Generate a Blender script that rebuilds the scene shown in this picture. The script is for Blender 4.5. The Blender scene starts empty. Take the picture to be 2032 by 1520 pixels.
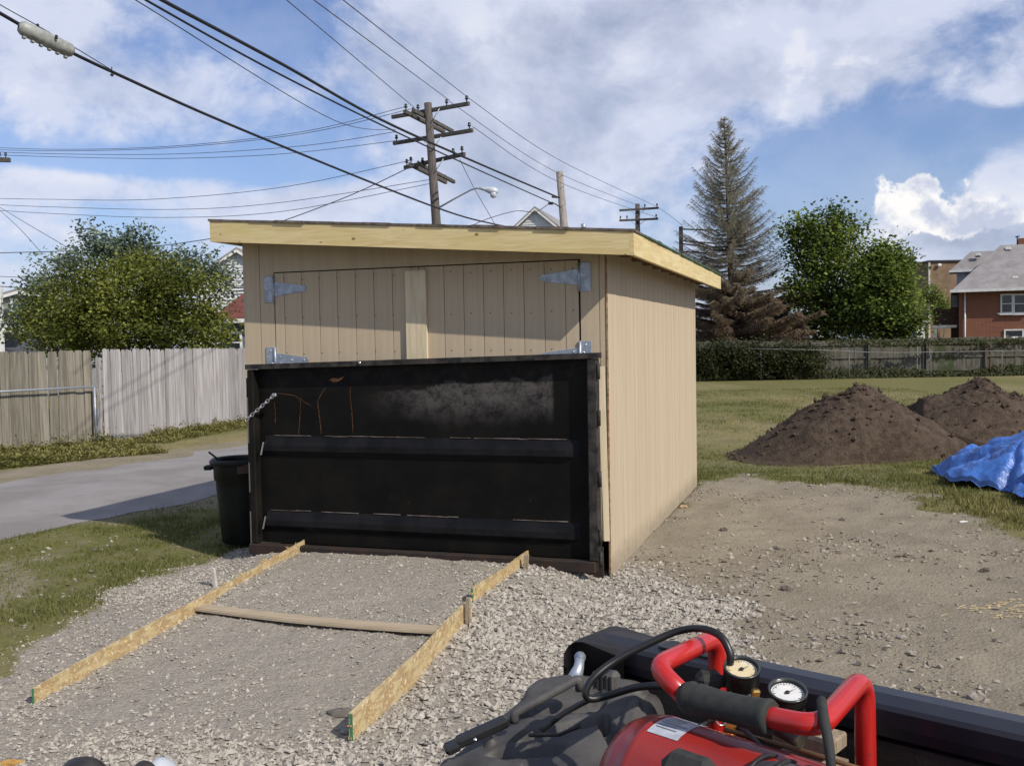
import bpy, math, random
import numpy as np
from mathutils import Vector, Matrix

# ------------------------------------------------------------------ camera, sky, sun
S = bpy.context.scene
COL = S.collection
F = 1980.0; CH = 2.2; PITCH = math.radians(2.37); ROLL = math.radians(1.0)
fw = np.array([0, math.cos(PITCH), -math.sin(PITCH)]); up0 = np.array([0, math.sin(PITCH), math.cos(PITCH)])
rt = np.array([1.0, 0, 0])*math.cos(ROLL)-up0*math.sin(ROLL)
upv = up0*math.cos(ROLL)+np.array([1.0, 0, 0])*math.sin(ROLL)
CAM = np.array([0, 0, CH])
def ray(x, y): return fw+rt*(x-1016)/F-upv*(y-760)/F
def P(x, y, Y):                 # point of the view ray at distance Y north of the camera
    d = ray(x, y); return CAM+d*Y/d[1]
def G(x, y, z=0.0):             # point of the view ray at height z
    d = ray(x, y); return CAM+d*(z-CH)/d[2]
cd = bpy.data.cameras.new('camera'); cam = bpy.data.objects.new('camera', cd); COL.objects.link(cam)
cd.sensor_width = 36; cd.lens = F/2032*36; cd.clip_end = 3000; cd.clip_start = 0.05
M = Matrix(((rt[0], upv[0], -fw[0], 0), (rt[1], upv[1], -fw[1], 0), (rt[2], upv[2], -fw[2], CH), (0, 0, 0, 1)))
cam.matrix_world = M
S.camera = cam
S.view_settings.view_transform = 'Standard'; S.view_settings.look = 'None'
S.view_settings.exposure = 0.0; S.view_settings.gamma = 1; S.view_settings.use_curve_mapping = False

SUN_EL = math.radians(39.8)
sdir = np.array([0.707*math.cos(SUN_EL), -0.707*math.cos(SUN_EL), math.sin(SUN_EL)])     # towards the sun
sl = bpy.data.lights.new('sun', 'SUN'); sl.energy = 4.4; sl.angle = math.radians(0.5); sl.color = (1, 0.935, 0.83)
so = bpy.data.objects.new('sun', sl); COL.objects.link(so)
so.rotation_euler = Vector(sdir).to_track_quat('Z', 'Y').to_euler()

class NT:
    def __init__(s, nt): s.t = nt
    def n(s, typ, ins=None, **props):
        nd = s.t.nodes.new(typ)
        for k, v in props.items(): setattr(nd, k, v)
        for k, v in (ins or {}).items():
            sock = nd.inputs[k]
            if isinstance(v, bpy.types.NodeSocket): s.t.links.new(v, sock)
            else:
                if sock.type == 'RGBA' and len(v) == 3: v = (*v, 1)
                sock.default_value = v
        return nd
    def math(s, op, a, b=0.0, c=None, clamp=False):
        ins = {0: a, 1: b}
        if c is not None: ins[2] = c
        return s.n('ShaderNodeMath', ins, operation=op, use_clamp=clamp).outputs[0]
    def mix(s, f, a, b, typ='RGBA', blend='MIX'):
        nd = s.t.nodes.new('ShaderNodeMix'); nd.data_type = 'RGBA'; nd.blend_type = blend
        for i, v in ((0, f), (6, a), (7, b)):
            if isinstance(v, bpy.types.NodeSocket): s.t.links.new(v, nd.inputs[i])
            else: nd.inputs[i].default_value = v if i == 0 else (*v[:3], 1)
        return nd.outputs[2]
    def noise(s, vec, scale, detail=4, rough=0.55, dist=0.0):
        return s.n('ShaderNodeTexNoise', {'Vector': vec, 'Scale': scale, 'Detail': detail, 'Roughness': rough, 'Distortion': dist}).outputs[0]
    def mapr(s, v, a, b, c=0.0, d=1.0, smooth=True):
        nd = s.n('ShaderNodeMapRange', {0: v, 1: a, 2: b, 3: c, 4: d}); nd.interpolation_type = 'SMOOTHSTEP' if smooth else 'LINEAR'
        return nd.outputs[0]

W = bpy.data.worlds.new('World'); S.world = W; W.use_nodes = True
W.node_tree.nodes.clear(); w = NT(W.node_tree)
SKY = 0.105
sky = w.n('ShaderNodeTexSky', sky_type='NISHITA', sun_disc=False, sun_elevation=SUN_EL, sun_rotation=math.radians(135), altitude=200, air_density=1.0, dust_density=1.0, ozone_density=2.0)
tc = w.n('ShaderNodeTexCoord').outputs['Generated']
sx = w.n('ShaderNodeSeparateXYZ', {0: tc})
az = w.math('ARCTAN2', sx.outputs[0], sx.outputs[1]); el = w.math('ARCSINE', sx.outputs[2])
vstr = w.n('ShaderNodeVectorMath', {0: tc, 1: (1, 1, 1.35)}, operation='MULTIPLY').outputs[0]
wn = w.n('ShaderNodeTexNoise', {'Vector': vstr, 'Scale': 3.0, 'Detail': 3.0}).outputs['Color']
wv = w.n('ShaderNodeVectorMath', {0: wn, 1: (0.12, 0.12, 0.12)}, operation='MULTIPLY').outputs[0]
vw = w.n('ShaderNodeVectorMath', {0: vstr, 1: wv}, operation='ADD').outputs[0]
n1 = w.noise(vw, 4.2, 9, 0.58); n2 = w.noise(vw, 11.0, 8, 0.6); n3 = w.noise(vstr, 2.2, 4, 0.5); n4 = w.noise(vw, 24.0, 6, 0.6)
def blob(x, y, rx, ry, amp, p=1.0):
    a0 = math.atan((x-1016)/F); e0 = (678-(x-1016)*0.0175-y)/F*math.cos(a0)
    dx = w.math('DIVIDE', w.math('SUBTRACT', az, a0), rx/F); dy = w.math('DIVIDE', w.math('SUBTRACT', el, e0), ry/F)
    d2 = w.math('ADD', w.math('MULTIPLY', dx, dx), w.math('MULTIPLY', dy, dy))
    return w.math('MULTIPLY', w.math('POWER', 2.718, w.math('MULTIPLY', d2, -p)), amp)
def total(bl):
    acc = None
    for b in bl:
        v = blob(*b); acc = v if acc is None else w.math('ADD', acc, v)
    return acc
cover = total([(230, 190, 260, 75, .30), (90, 60, 170, 50, .16), (560, 80, 150, 70, -.34), (720, 110, 110, 90, .22), (430, 60, 90, 60, -.2),
               (1450, 90, 560, 150, .42), (1000, 250, 260, 130, .26), (700, 250, 90, 60, -.12), (360, 330, 330, 22, -.30), (150, 372, 190, 26, .26),
               (500, 420, 420, 45, .2), (1720, 330, 210, 85, -.5), (1940, 255, 150, 42, -.32), (1560, 400, 110, 90, -.25),
               (1890, 475, 150, 60, .42), (1990, 350, 80, 50, .3), (1150, 390, 220, 60, .18), (620, 330, 90, 30, -.2), (2000, 210, 60, 30, .25)])
dens = w.math('ADD', w.math('ADD', w.math('MULTIPLY', n1, 1.25), w.math('MULTIPLY', n2, 0.65)), w.math('MULTIPLY', cover, 0.95))
mask = w.math('ADD', w.math('MULTIPLY', w.mapr(dens, 0.86, 1.12), .88), w.math('MULTIPLY', w.mapr(w.math('ADD', n2, w.math('MULTIPLY', n1, .6)), .62, .95), .16), clamp=True)
shade = total([(1250, 60, 330, 80, .5), (1600, 180, 380, 55, .45), (1050, 330, 200, 80, .35), (1930, 480, 140, 35, .35), (860, 200, 100, 60, .3),
               (1150, 20, 90, 60, -.5), (1300, 150, 120, 40, -.35), (1700, 60, 300, 40, -.3), (1500, 250, 200, 50, -.35), (960, 60, 90, 70, -.4)])
lump = w.mapr(w.math('SUBTRACT', dens, w.math('MULTIPLY', n3, 0.25)), 0.80, 1.6)
dark = w.math('ADD', w.math('ADD', w.math('MULTIPLY', lump, 0.30), shade), w.math('ADD', w.math('MULTIPLY', w.math('SUBTRACT', n2, 0.5), -2.2), w.math('MULTIPLY', w.math('SUBTRACT', n4, 0.5), -.7)), clamp=True)
ccol = w.mix(dark, (0.70, 0.745, 0.90), (0.32, 0.375, 0.52))
bright = total([(1800, 355, 75, 32, .95), (1770, 400, 40, 55, .6), (1880, 395, 110, 22, .55), (150, 358, 110, 14, .35), (960, 80, 60, 60, .35), (1985, 420, 90, 22, .8), (1250, 140, 50, 35, .3)])
bmask = w.math('MULTIPLY', bright, w.mapr(w.math('ADD', w.math('MULTIPLY', n2, .6), w.math('MULTIPLY', n4, .4)), 0.42, 0.56), clamp=True)
bmask = w.math('MAXIMUM', bmask, w.math('MULTIPLY', w.mapr(w.math('ADD', w.math('MULTIPLY', n2, .5), w.math('MULTIPLY', n4, .5)), 0.56, 0.68), .5))
ccol = w.mix(bmask, ccol, (0.98, 0.97, 0.98))
# heaped cumulus at the right: crisp cauliflower edge
cu = total([(1800, 372, 64, 42, .68), (1860, 425, 90, 40, .58), (1970, 432, 120, 34, .66), (2000, 350, 90, 38, .5), (1765, 465, 40, 45, .5), (1745, 400, 24, 30, .45)])
nc1 = w.noise(tc, 26.0, 8, 0.62); vc = w.n('ShaderNodeTexVoronoi', {'Vector': w.n('ShaderNodeVectorMath', {0: tc, 1: w.n('ShaderNodeVectorMath', {0: w.n('ShaderNodeTexNoise', {'Vector': tc, 'Scale': 30.0, 'Detail': 4.0}).outputs['Color'], 1: (.03, .03, .03)}, operation='MULTIPLY').outputs[0]}, operation='ADD').outputs[0], 'Scale': 34.0}).outputs['Distance']
cud = w.math('ADD', cu, w.math('ADD', w.math('MULTIPLY', w.math('SUBTRACT', nc1, .5), 2.0), w.math('MULTIPLY', w.math('SUBTRACT', .35, vc), .55)))
cum = w.math('MULTIPLY', w.mapr(cud, .42, .60), w.mapr(cu, .08, .25))
cul = w.mapr(w.math('ADD', w.math('MULTIPLY', cud, .6), w.math('MULTIPLY', w.math('SUBTRACT', n4, .5), -3.4)), .15, 1.0)
cuc = w.mix(cul, (1.0, .99, .98), (.56, .61, .77))
skys = w.n('ShaderNodeVectorMath', {0: sky.outputs[0], 1: (SKY*0.98, SKY*1.0, SKY*1.22)}, operation='MULTIPLY').outputs[0]
wash = w.mapr(el, -0.02, 0.16, 0.5, 0.0)
skyw = w.mix(wash, skys, (0.43, 0.50, 0.70))
fade = w.mapr(el, -0.02, 0.05, 0.35, 1.0)
skyc = w.mix(w.math('MULTIPLY', w.math('MULTIPLY', mask, fade), 0.92), skyw, ccol)
skyc = w.mix(w.math('MULTIPLY', cum, fade), skyc, cuc)
bg = w.n('ShaderNodeBackground', {'Color': skyc, 'Strength': 1.0})
w.n('ShaderNodeOutputWorld', {0: bg.outputs[0]})

# ------------------------------------------------------------------ mesh helpers
R = random.Random(7); NP = np.random.RandomState(5)
class MB:
    def __init__(s): s.v = []; s.f = []; s.sm = []
    def add(s, vs, fs, sm=False):
        o = len(s.v); s.v += [tuple(float(c) for c in q) for q in vs]
        s.f += [tuple(o+i for i in f) for f in fs]; s.sm += [sm]*len(fs); return s
    def boxv(s, c8): return s.add(c8, [(0, 3, 2, 1), (4, 5, 6, 7), (0, 1, 5, 4), (1, 2, 6, 5), (2, 3, 7, 6), (3, 0, 4, 7)])
    def box(s, c, size, ax=None, ay=None, az_=None):
        c = np.array(c, float); X = np.array(ax if ax is not None else (1, 0, 0), float)*size[0]/2
        Y = np.array(ay if ay is not None else (0, 1, 0), float)*size[1]/2; Z = np.array(az_ if az_ is not None else (0, 0, 1), float)*size[2]/2
        return s.boxv([c-X-Y-Z, c+X-Y-Z, c+X+Y-Z, c-X+Y-Z, c-X-Y+Z, c+X-Y+Z, c+X+Y+Z, c-X+Y+Z])
    def bbox(s, c, size, b, ax=(1, 0, 0), ay=(0, 1, 0), az_=(0, 0, 1)):    # box with bevelled edges (chamfered all round)
        c = np.array(c, float); A = [np.array(q, float) for q in (ax, ay, az_)]; h = np.array(size)/2
        vs = []; idx = {}
        for sx_ in (-1, 1):
            for sy in (-1, 1):
                for sz in (-1, 1):
                    for k in range(3):
                        d = h.copy()-b; d[k] = h[k]
                        vs.append(c+A[0]*sx_*d[0]+A[1]*sy*d[1]+A[2]*sz*d[2]); idx[(sx_, sy, sz, k)] = len(vs)-1
        fs = []
        for k in range(3):
            i, j = [q for q in range(3) if q != k]
            for sg in (-1, 1):
                q = []
                for (u, v_) in ((-1, -1), (1, -1), (1, 1), (-1, 1)):
                    t = [0, 0, 0]; t[k] = sg; t[i] = u; t[j] = v_; q.append(idx[(*t, k)])
                fs.append(q)
            for u in (-1, 1):
                for v_ in (-1, 1):
                    t0 = [0, 0, 0]; t0[i] = u; t0[j] = v_; t0[k] = -1; t1 = list(t0); t1[k] = 1
                    fs.append([idx[(*t0, i)], idx[(*t0, j)], idx[(*t1, j)], idx[(*t1, i)]])
        for sx_ in (-1, 1):
            for sy in (-1, 1):
                for sz in (-1, 1): fs.append([idx[(sx_, sy, sz, k)] for k in range(3)])
        return s.add(vs, fs)
    def tube(s, pts, r, n=8, sm=True, caps=True):
        pts = [np.array(p, float) for p in pts]; m = len(pts)
        rr = r if isinstance(r, (list, tuple)) else [r]*m
        vs = []; prev = None
        for i, p in enumerate(pts):
            t = pts[min(i+1, m-1)]-pts[max(i-1, 0)]; t = t/(np.linalg.norm(t)+1e-12)
            if prev is None:
                a = np.array([0, 0, 1.]) if abs(t[2]) < .9 else np.array([1., 0, 0]); u = np.cross(t, a)
            else: u = prev-t*(prev@t)
            u = u/(np.linalg.norm(u)+1e-12); prev = u; v = np.cross(t, u)
            for k in range(n):
                a = 2*math.pi*k/n; vs.append(p+(u*math.cos(a)+v*math.sin(a))*rr[i])
        fs = [(i*n+k, i*n+(k+1) % n, (i+1)*n+(k+1) % n, (i+1)*n+k) for i in range(m-1) for k in range(n)]
        s.add(vs, fs, sm)
        if caps:
            o = len(s.v)-m*n
            s.f.append(tuple(o+k for k in range(n))[::-1]); s.sm.append(False)
            s.f.append(tuple(o+(m-1)*n+k for k in range(n))); s.sm.append(False)
        return s
    def lathe(s, c, prof, n=20, axis=(0, 0, 1), sx_=1, sm=True):      # prof: (radius, height)
        c = np.array(c, float); a = np.array(axis, float); a /= np.linalg.norm(a)
        h = np.array([1., 0, 0]) if abs(a[0]) < .9 else np.array([0, 1., 0]); u = np.cross(a, h); u /= np.linalg.norm(u); v = np.cross(a, u)
        vs = [c+a*z+(u*math.cos(2*math.pi*k/n)+v*math.sin(2*math.pi*k/n))*q for q, z in prof for k in range(n)]
        m = len(prof)
        return s.add(vs, [(i*n+k, i*n+(k+1) % n, (i+1)*n+(k+1) % n, (i+1)*n+k) for i in range(m-1) for k in range(n)], sm)
    def poly(s, pts, d):         # extruded polygon: pts 3D ring, d 3D offset
        n = len(pts); d = np.array(d, float); P0 = [np.array(p, float) for p in pts]
        return s.add(P0+[p+d for p in P0], [tuple(range(n)), tuple(range(2*n-1, n-1, -1))]+[(i, i+n, (i+1) % n+n, (i+1) % n) for i in range(n)])

def props(o, label=None, cat=None, group=None, kind=None):
    for k, v in (('label', label), ('category', cat), ('group', group), ('kind', kind)):
        if v: o[k] = v
    return o
def root(name, loc, label, cat, group=None):
    o = bpy.data.objects.new(name, None); COL.objects.link(o); o.location = tuple(float(q) for q in loc); o.empty_display_size = .2
    o['w'] = [float(q) for q in loc]
    return props(o, label, cat, group)
def wl(o): return np.array(o['w']) if o is not None and 'w' in o else np.zeros(3)
def obj(name, mb, mat, parent=None, origin=None, **kw):
    """mesh given in world coordinates; origin is where the object's own origin goes"""
    og = np.array(origin, float) if origin is not None else wl(parent)
    me = bpy.data.meshes.new(name)
    me.from_pydata([tuple(np.array(v)-og) for v in mb.v], [], mb.f)
    me.polygons.foreach_set('use_smooth', mb.sm); me.materials.append(mat); me.update()
    o = bpy.data.objects.new(name, me); COL.objects.link(o)
    if parent is not None: o.parent = parent; o.location = tuple(og-wl(parent))
    else: o.location = tuple(og)
    o['w'] = [float(q) for q in og]
    return props(o, **kw)
def mesh_np(name, V, Fc, mat, parent=None, attrs=None, smooth=False, **kw):
    V = np.asarray(V, np.float32)-wl(parent).astype(np.float32); k = Fc.shape[1]
    me = bpy.data.meshes.new(name)
    me.vertices.add(len(V)); me.vertices.foreach_set('co', V.ravel())
    me.loops.add(Fc.size); me.loops.foreach_set('vertex_index', Fc.astype(np.int32).ravel())
    me.polygons.add(len(Fc)); me.polygons.foreach_set('loop_start', np.arange(0, Fc.size, k, dtype=np.int32))
    me.polygons.foreach_set('use_smooth', np.full(len(Fc), smooth))
    me.update(calc_edges=True)
    for a, d in (attrs or {}).items():
        at = me.attributes.new(a, 'FLOAT', 'POINT'); at.data.foreach_set('value', np.asarray(d, np.float32))
    me.materials.append(mat)
    o = bpy.data.objects.new(name, me); COL.objects.link(o)
    if parent is not None: o.parent = parent
    return props(o, **kw)
def dup(o, name=None, parent=None, **kw):
    c = o.copy(); COL.objects.link(c)
    if parent is not None: c.parent = parent
    for k in ('label', 'category', 'group'):
        if k in kw and kw[k]: c[k] = kw[k]
    return c

# value noise on arrays
_tab = np.random.RandomState(11).rand(256, 256)
def vn(x, y):
    xi = np.floor(x).astype(int); yi = np.floor(y).astype(int); fx = x-xi; fy = y-yi
    fx = fx*fx*(3-2*fx); fy = fy*fy*(3-2*fy)
    g = lambda a, b: _tab[a & 255, b & 255]
    return (g(xi, yi)*(1-fx)+g(xi+1, yi)*fx)*(1-fy)+(g(xi, yi+1)*(1-fx)+g(xi+1, yi+1)*fx)*fy
def fbm(x, y, o=4):
    a = 0; s_ = 0; amp = 1
    for i in range(o): a = a+amp*vn(x*2**i+17*i, y*2**i+9*i); s_ += amp; amp *= .5
    return a/s_-.5
def sdpoly(x, y, poly):          # >0 inside
    d = np.full(x.shape, 1e9); ins = np.zeros(x.shape, bool); n = len(poly)
    for i in range(n):
        ax, ay = poly[i]; bx, by = poly[(i+1) % n]; ex, ey = bx-ax, by-ay
        t = np.clip(((x-ax)*ex+(y-ay)*ey)/(ex*ex+ey*ey), 0, 1)
        d = np.minimum(d, np.hypot(x-ax-t*ex, y-ay-t*ey))
        c = ((ay > y) != (by > y)) & (x < (bx-ax)*(y-ay)/(by-ay+1e-12)+ax); ins ^= c
    return np.where(ins, d, -d)
sst = lambda v, a, b: (lambda t: t*t*(3-2*t))(np.clip((v-a)/(b-a), 0, 1))

# ------------------------------------------------------------------ materials
MATS = {}
def mat(name, col, col2=None, scale=6, rough=.8, bump=0.0, bscale=40, stretch=(1, 1, 1), metal=0.0, spec=.5, detail=5, rnd=0.0, coord='Object', coat=0.0, contrast=(.35, .65), stain=None, bdist=.01, splash=False):
    m = bpy.data.materials.new(name); m.use_nodes = True; m.node_tree.nodes.clear(); t = NT(m.node_tree)
    c = t.n('ShaderNodeTexCoord').outputs['Object'] if coord == 'Object' else t.n('ShaderNodeNewGeometry').outputs['Position']
    oi = t.n('ShaderNodeObjectInfo').outputs['Random']
    if rnd: c = t.n('ShaderNodeVectorMath', {0: c, 1: t.n('ShaderNodeCombineXYZ', {0: t.math('MULTIPLY', oi, 37.0), 1: t.math('MULTIPLY', oi, 91.0), 2: t.math('MULTIPLY', oi, 53.0)}).outputs[0]}, operation='ADD').outputs[0]
    v = t.n('ShaderNodeVectorMath', {0: c, 1: stretch}, operation='MULTIPLY').outputs[0]
    nz = t.noise(v, scale, detail, .6)
    cc = t.mix(t.mapr(nz, *contrast), col, col2 or tuple(q*.75 for q in col))
    if stain:
        cc = t.mix(t.mapr(t.noise(c, stain[1], 6, .65), stain[2], stain[3]), cc, stain[0])
    if splash:       # dirt splashed up from the ground
        pz = t.n('ShaderNodeSeparateXYZ', {0: t.n('ShaderNodeNewGeometry').outputs['Position']}).outputs[2]
        ps = t.n('ShaderNodeNewGeometry').outputs['Position']
        f = t.mapr(t.math('ADD', pz, t.math('MULTIPLY', t.noise(ps, 9, 6, .7), -.35)), -.15, .12, .6, 0)
        cc = t.mix(f, cc, (.20, .165, .12)); cc = t.mix(t.mapr(t.noise(t.n('ShaderNodeVectorMath', {0: ps, 1: (1.6, 1.6, .22)}, operation='MULTIPLY').outputs[0], 1.5, 4), .4, .65, 0, .22), cc, tuple(q*.8 for q in col))
    if rnd:
        cc = t.n('ShaderNodeHueSaturation', {'Value': t.mapr(oi, 0, 1, 1-rnd, 1+rnd, False), 'Color': cc}).outputs[0]
    ins = {'Base Color': cc, 'Roughness': t.mapr(nz, .3, .7, max(rough-.08, 0), min(rough+.08, 1)), 'Metallic': metal, 'Specular IOR Level': spec, 'Coat Weight': coat, 'Coat Roughness': .06}
    if bump:
        b = t.n('ShaderNodeBump', {'Strength': bump, 'Distance': bdist, 'Height': t.noise(v, bscale, 6, .65)}); ins['Normal'] = b.outputs[0]
    p = t.n('ShaderNodeBsdfPrincipled', ins); t.n('ShaderNodeOutputMaterial', {0: p.outputs[0]})
    MATS[name] = m; return m
def leafmat(name, ca, cb, cc=None, trans=.35):
    m = bpy.data.materials.new(name); m.use_nodes = True; m.node_tree.nodes.clear(); t = NT(m.node_tree)
    at = t.n('ShaderNodeAttribute', attribute_name='tone').outputs['Fac']
    col = t.mix(at, ca, cb)
    if cc is not None:
        at2 = t.n('ShaderNodeAttribute', attribute_name='kind2').outputs['Fac']; col = t.mix(at2, col, cc)
    d = t.n('ShaderNodeBsdfPrincipled', {'Base Color': col, 'Roughness': .65, 'Specular IOR Level': .3})
    tr = t.n('ShaderNodeBsdfTranslucent', {'Color': col})
    mx = t.n('ShaderNodeMixShader', {0: trans, 1: d.outputs[0], 2: tr.outputs[0]})
    t.n('ShaderNodeOutputMaterial', {0: mx.outputs[0]}); return m

m_siding = mat('siding_paint', (.50, .408, .283), (.44, .358, .248), scale=2.2, rough=.75, bump=.25, bscale=60, stretch=(6, 6, .35), spec=.25, contrast=(.3, .7), splash=True)
m_sided = mat('siding_groove', (.42, .33, .215), scale=5, rough=.9)
m_primed = mat('primed_board', (.62, .53, .36), (.52, .42, .27), scale=5, rough=.6, stretch=(4, 4, .5), contrast=(.4, .7))
m_edge = mat('rough_cut_edge', (.20, .10, .05), (.42, .28, .15), scale=20, rough=.9)
m_black = mat('black_gate_paint', (.008, .008, .007), (.014, .012, .010), scale=3, rough=.5, bump=.15, bscale=12, spec=.12, bdist=.02)
m_blackw = mat('worn_black_paint', (.014, .013, .012), (.05, .045, .04), scale=9, rough=.6, spec=.2, bump=.2, bscale=30, stain=((.13, .045, .02), 14, .62, .72))
m_rust = mat('rusted_steel', (.030, .014, .007), (.012, .009, .007), scale=5, rough=.8, bump=.3, bscale=40)
m_rustl = mat('orange_rust', (.30, .13, .04), (.12, .045, .015), scale=20, rough=.9)
m_galv = mat('galvanised_steel', (.42, .46, .52), (.30, .34, .40), scale=14, rough=.45, metal=.55, spec=.5)
m_dullpipe = mat('dull_pipe', (.20, .20, .19), (.12, .12, .11), scale=3, rough=.7)
m_steel = mat('bright_steel', (.75, .75, .75), (.5, .5, .5), scale=30, rough=.3, metal=.9)
m_osb = mat('osb_strands', (.47, .37, .20), (.34, .24, .12), scale=16, rough=.85, bump=.4, bscale=40, stretch=(1, .35, 1.6), contrast=(.42, .58), stain=((.60, .50, .30), 26, .56, .62))
m_osbe = mat('osb_green_mark', (.05, .22, .10), rough=.8)
m_stake = mat('weathered_stake', (.34, .27, .19), (.2, .15, .10), scale=12, rough=.9, stretch=(4, 4, .6))
m_stakew = mat('pale_stake', (.52, .48, .42), (.4, .37, .32), scale=12, rough=.8)
m_trim = mat('tan_trim_board', (.42, .345, .24), (.35, .28, .19), scale=6, rough=.75, stretch=(.6, 4, 4))
m_shing = mat('shingle_edge', (.07, .055, .045), (.16, .13, .11), scale=12, rough=.95, bump=.5)
m_shgreen = mat('green_shingle', (.03, .09, .055), (.06, .08, .05), scale=16, rough=.95, bump=.5)
m_soffit = mat('raw_sheathing', (.30, .21, .11), scale=4, rough=.9)
m_picket = mat('weathered_picket', (.37, .35, .345), (.23, .215, .21), scale=5, rough=.95, bump=.5, bscale=30, stretch=(5, 5, .5), rnd=.22, bdist=.006, contrast=(.35, .68))
m_picketd = mat('mossy_picket', (.22, .20, .16), (.13, .12, .09), scale=4, rough=.95, bump=.5, bscale=30, stretch=(5, 5, .5), rnd=.25, bdist=.006)
m_farpick = mat('far_picket', (.13, .12, .095), (.07, .068, .05), scale=2.2, rough=.95, stretch=(2.5, 2.5, .5), stain=((.045, .06, .02), .5, .5, .6))
m_pole = mat('creosote_pole', (.11, .092, .08), (.055, .048, .045), scale=6, rough=.9, stretch=(5, 5, .4), bump=.4)
m_poleg = mat('grey_pole', (.30, .27, .24), (.18, .16, .15), scale=6, rough=.9, stretch=(5, 5, .4), bump=.4)
m_arm = mat('crossarm_timber', (.06, .055, .05), (.10, .09, .08), scale=8, rough=.9)
m_insul = mat('glazed_insulator', (.02, .018, .02), rough=.25)
m_cable = mat('cable_sheath', (.012, .012, .016), rough=.5)
m_wire = mat('bare_wire', (.06, .065, .085), rough=.5)
m_splice = mat('splice_case_plastic', (.32, .33, .30), (.20, .21, .20), scale=14, rough=.5)
m_lamp = mat('lamp_housing', (.55, .6, .62), (.42, .46, .5), scale=8, rough=.4)
m_bark = mat('bark', (.07, .05, .035), (.035, .026, .02), scale=9, rough=.95, bump=.6)
m_soil = mat('dark_topsoil', (.098, .072, .052), (.060, .044, .033), scale=7, rough=1, bump=1, bscale=22, bdist=.04, spec=.1, coord='Position')
m_tarp = mat('blue_tarp', (.045, .15, .48), (.03, .11, .38), scale=3, rough=.36, bump=.5, bscale=7, bdist=.05, spec=.7)
m_can = mat('black_can_plastic', (.006, .007, .006), (.011, .012, .010), scale=5, rough=.5, spec=.25)
m_rock = mat('grey_rock', (.34, .30, .25), (.22, .19, .16), scale=9, rough=.95, bump=.5)
m_brick = None
m_redtube = mat('red_enamel', (.46, .018, .014), (.40, .014, .012), scale=4, rough=.3, coat=.35, bump=.1, bscale=80, bdist=.001, stain=((.20, .03, .025), 38, .60, .72))
m_tank = mat('red_tank_enamel', (.25, .018, .014), (.18, .014, .012), scale=5, rough=.38, coat=.25, stain=((.22, .03, .02), 9, .6, .75))
m_foam = mat('foam_grip', (.020, .022, .020), (.032, .034, .030), scale=60, rough=.85, bump=.35, bscale=220, bdist=.002)
m_rubber = mat('rubber_hose', (.014, .014, .014), rough=.38)
m_case = mat('dusty_black_plastic', (.045, .043, .042), (.085, .080, .076), scale=7, rough=.62, bump=.25, bscale=90, bdist=.003, stain=((.12, .105, .09), 12, .58, .8))
m_truck = mat('dark_truck_paint', (.012, .012, .018), (.018, .018, .024), scale=3, rough=.4, coat=.12, spec=.35, stain=((.06, .06, .07), 20, .62, .85))
m_liner = mat('bed_liner', (.012, .011, .011), (.02, .018, .017), scale=9, rough=.55, bump=.3, bscale=60)
m_bras = mat('brass', (.55, .35, .10), rough=.35, metal=.9)
m_dialw = mat('dial_face', (.72, .72, .70), (.62, .62, .6), scale=30, rough=.35)
m_dialy = mat('yellowed_dial_face', (.62, .50, .28), (.66, .62, .5), scale=18, rough=.35)
m_ink = mat('dial_ink', (.02, .02, .02), rough=.6)
m_stick = mat('silver_sticker', (.50, .53, .58), (.36, .39, .44), scale=40, rough=.4)
m_white = mat('white_paint', (.72, .72, .70), (.6, .6, .58), scale=4, rough=.6)
m_clap = mat('white_clapboard', (.60, .62, .62), (.52, .54, .55), scale=4, rough=.7)
m_dark = mat('dark_opening', (.015, .017, .02), rough=.5)
m_glassd = mat('window_glass', (.02, .025, .03), rough=.08, spec=.8)
m_roofg = mat('grey_shingles', (.27, .255, .25), (.21, .195, .19), scale=1.4, rough=.95, bump=.3, bscale=14, stain=((.19, .17, .17), .6, .55, .75))
m_roofr = mat('red_shingles', (.15, .045, .035), (.11, .035, .03), scale=2, rough=.95, bump=.3, bscale=14)
m_brown = mat('brown_siding', (.20, .135, .085), (.16, .105, .065), scale=1.5, rough=.9)
m_deckw = mat('dark_deck_timber', (.06, .035, .022), scale=4, rough=.9)
m_fronts = None
def brickmat():
    m = bpy.data.materials.new('brick_wall'); m.use_nodes = True; m.node_tree.nodes.clear(); t = NT(m.node_tree)
    c = t.n('ShaderNodeNewGeometry').outputs['Position']; sp = t.n('ShaderNodeSeparateXYZ', {0: c})
    uv = t.n('ShaderNodeCombineXYZ', {0: t.math('ADD', sp.outputs[0], sp.outputs[1]), 1: sp.outputs[2]}).outputs[0]
    b = t.n('ShaderNodeTexBrick', {'Vector': uv, 'Color1': (.24, .075, .04), 'Color2': (.17, .052, .03), 'Mortar': (.22, .15, .11), 'Scale': 1.0, 'Mortar Size': .008, 'Brick Width': .21, 'Row Height': .075})
    cc = t.mix(t.mapr(t.noise(c, .8, 5), .35, .7), b.outputs[0], (.20, .085, .045))
    p = t.n('ShaderNodeBsdfPrincipled', {'Base Color': cc, 'Roughness': .9}); t.n('ShaderNodeOutputMaterial', {0: p.outputs[0]}); return m
m_brick = brickmat()
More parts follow.
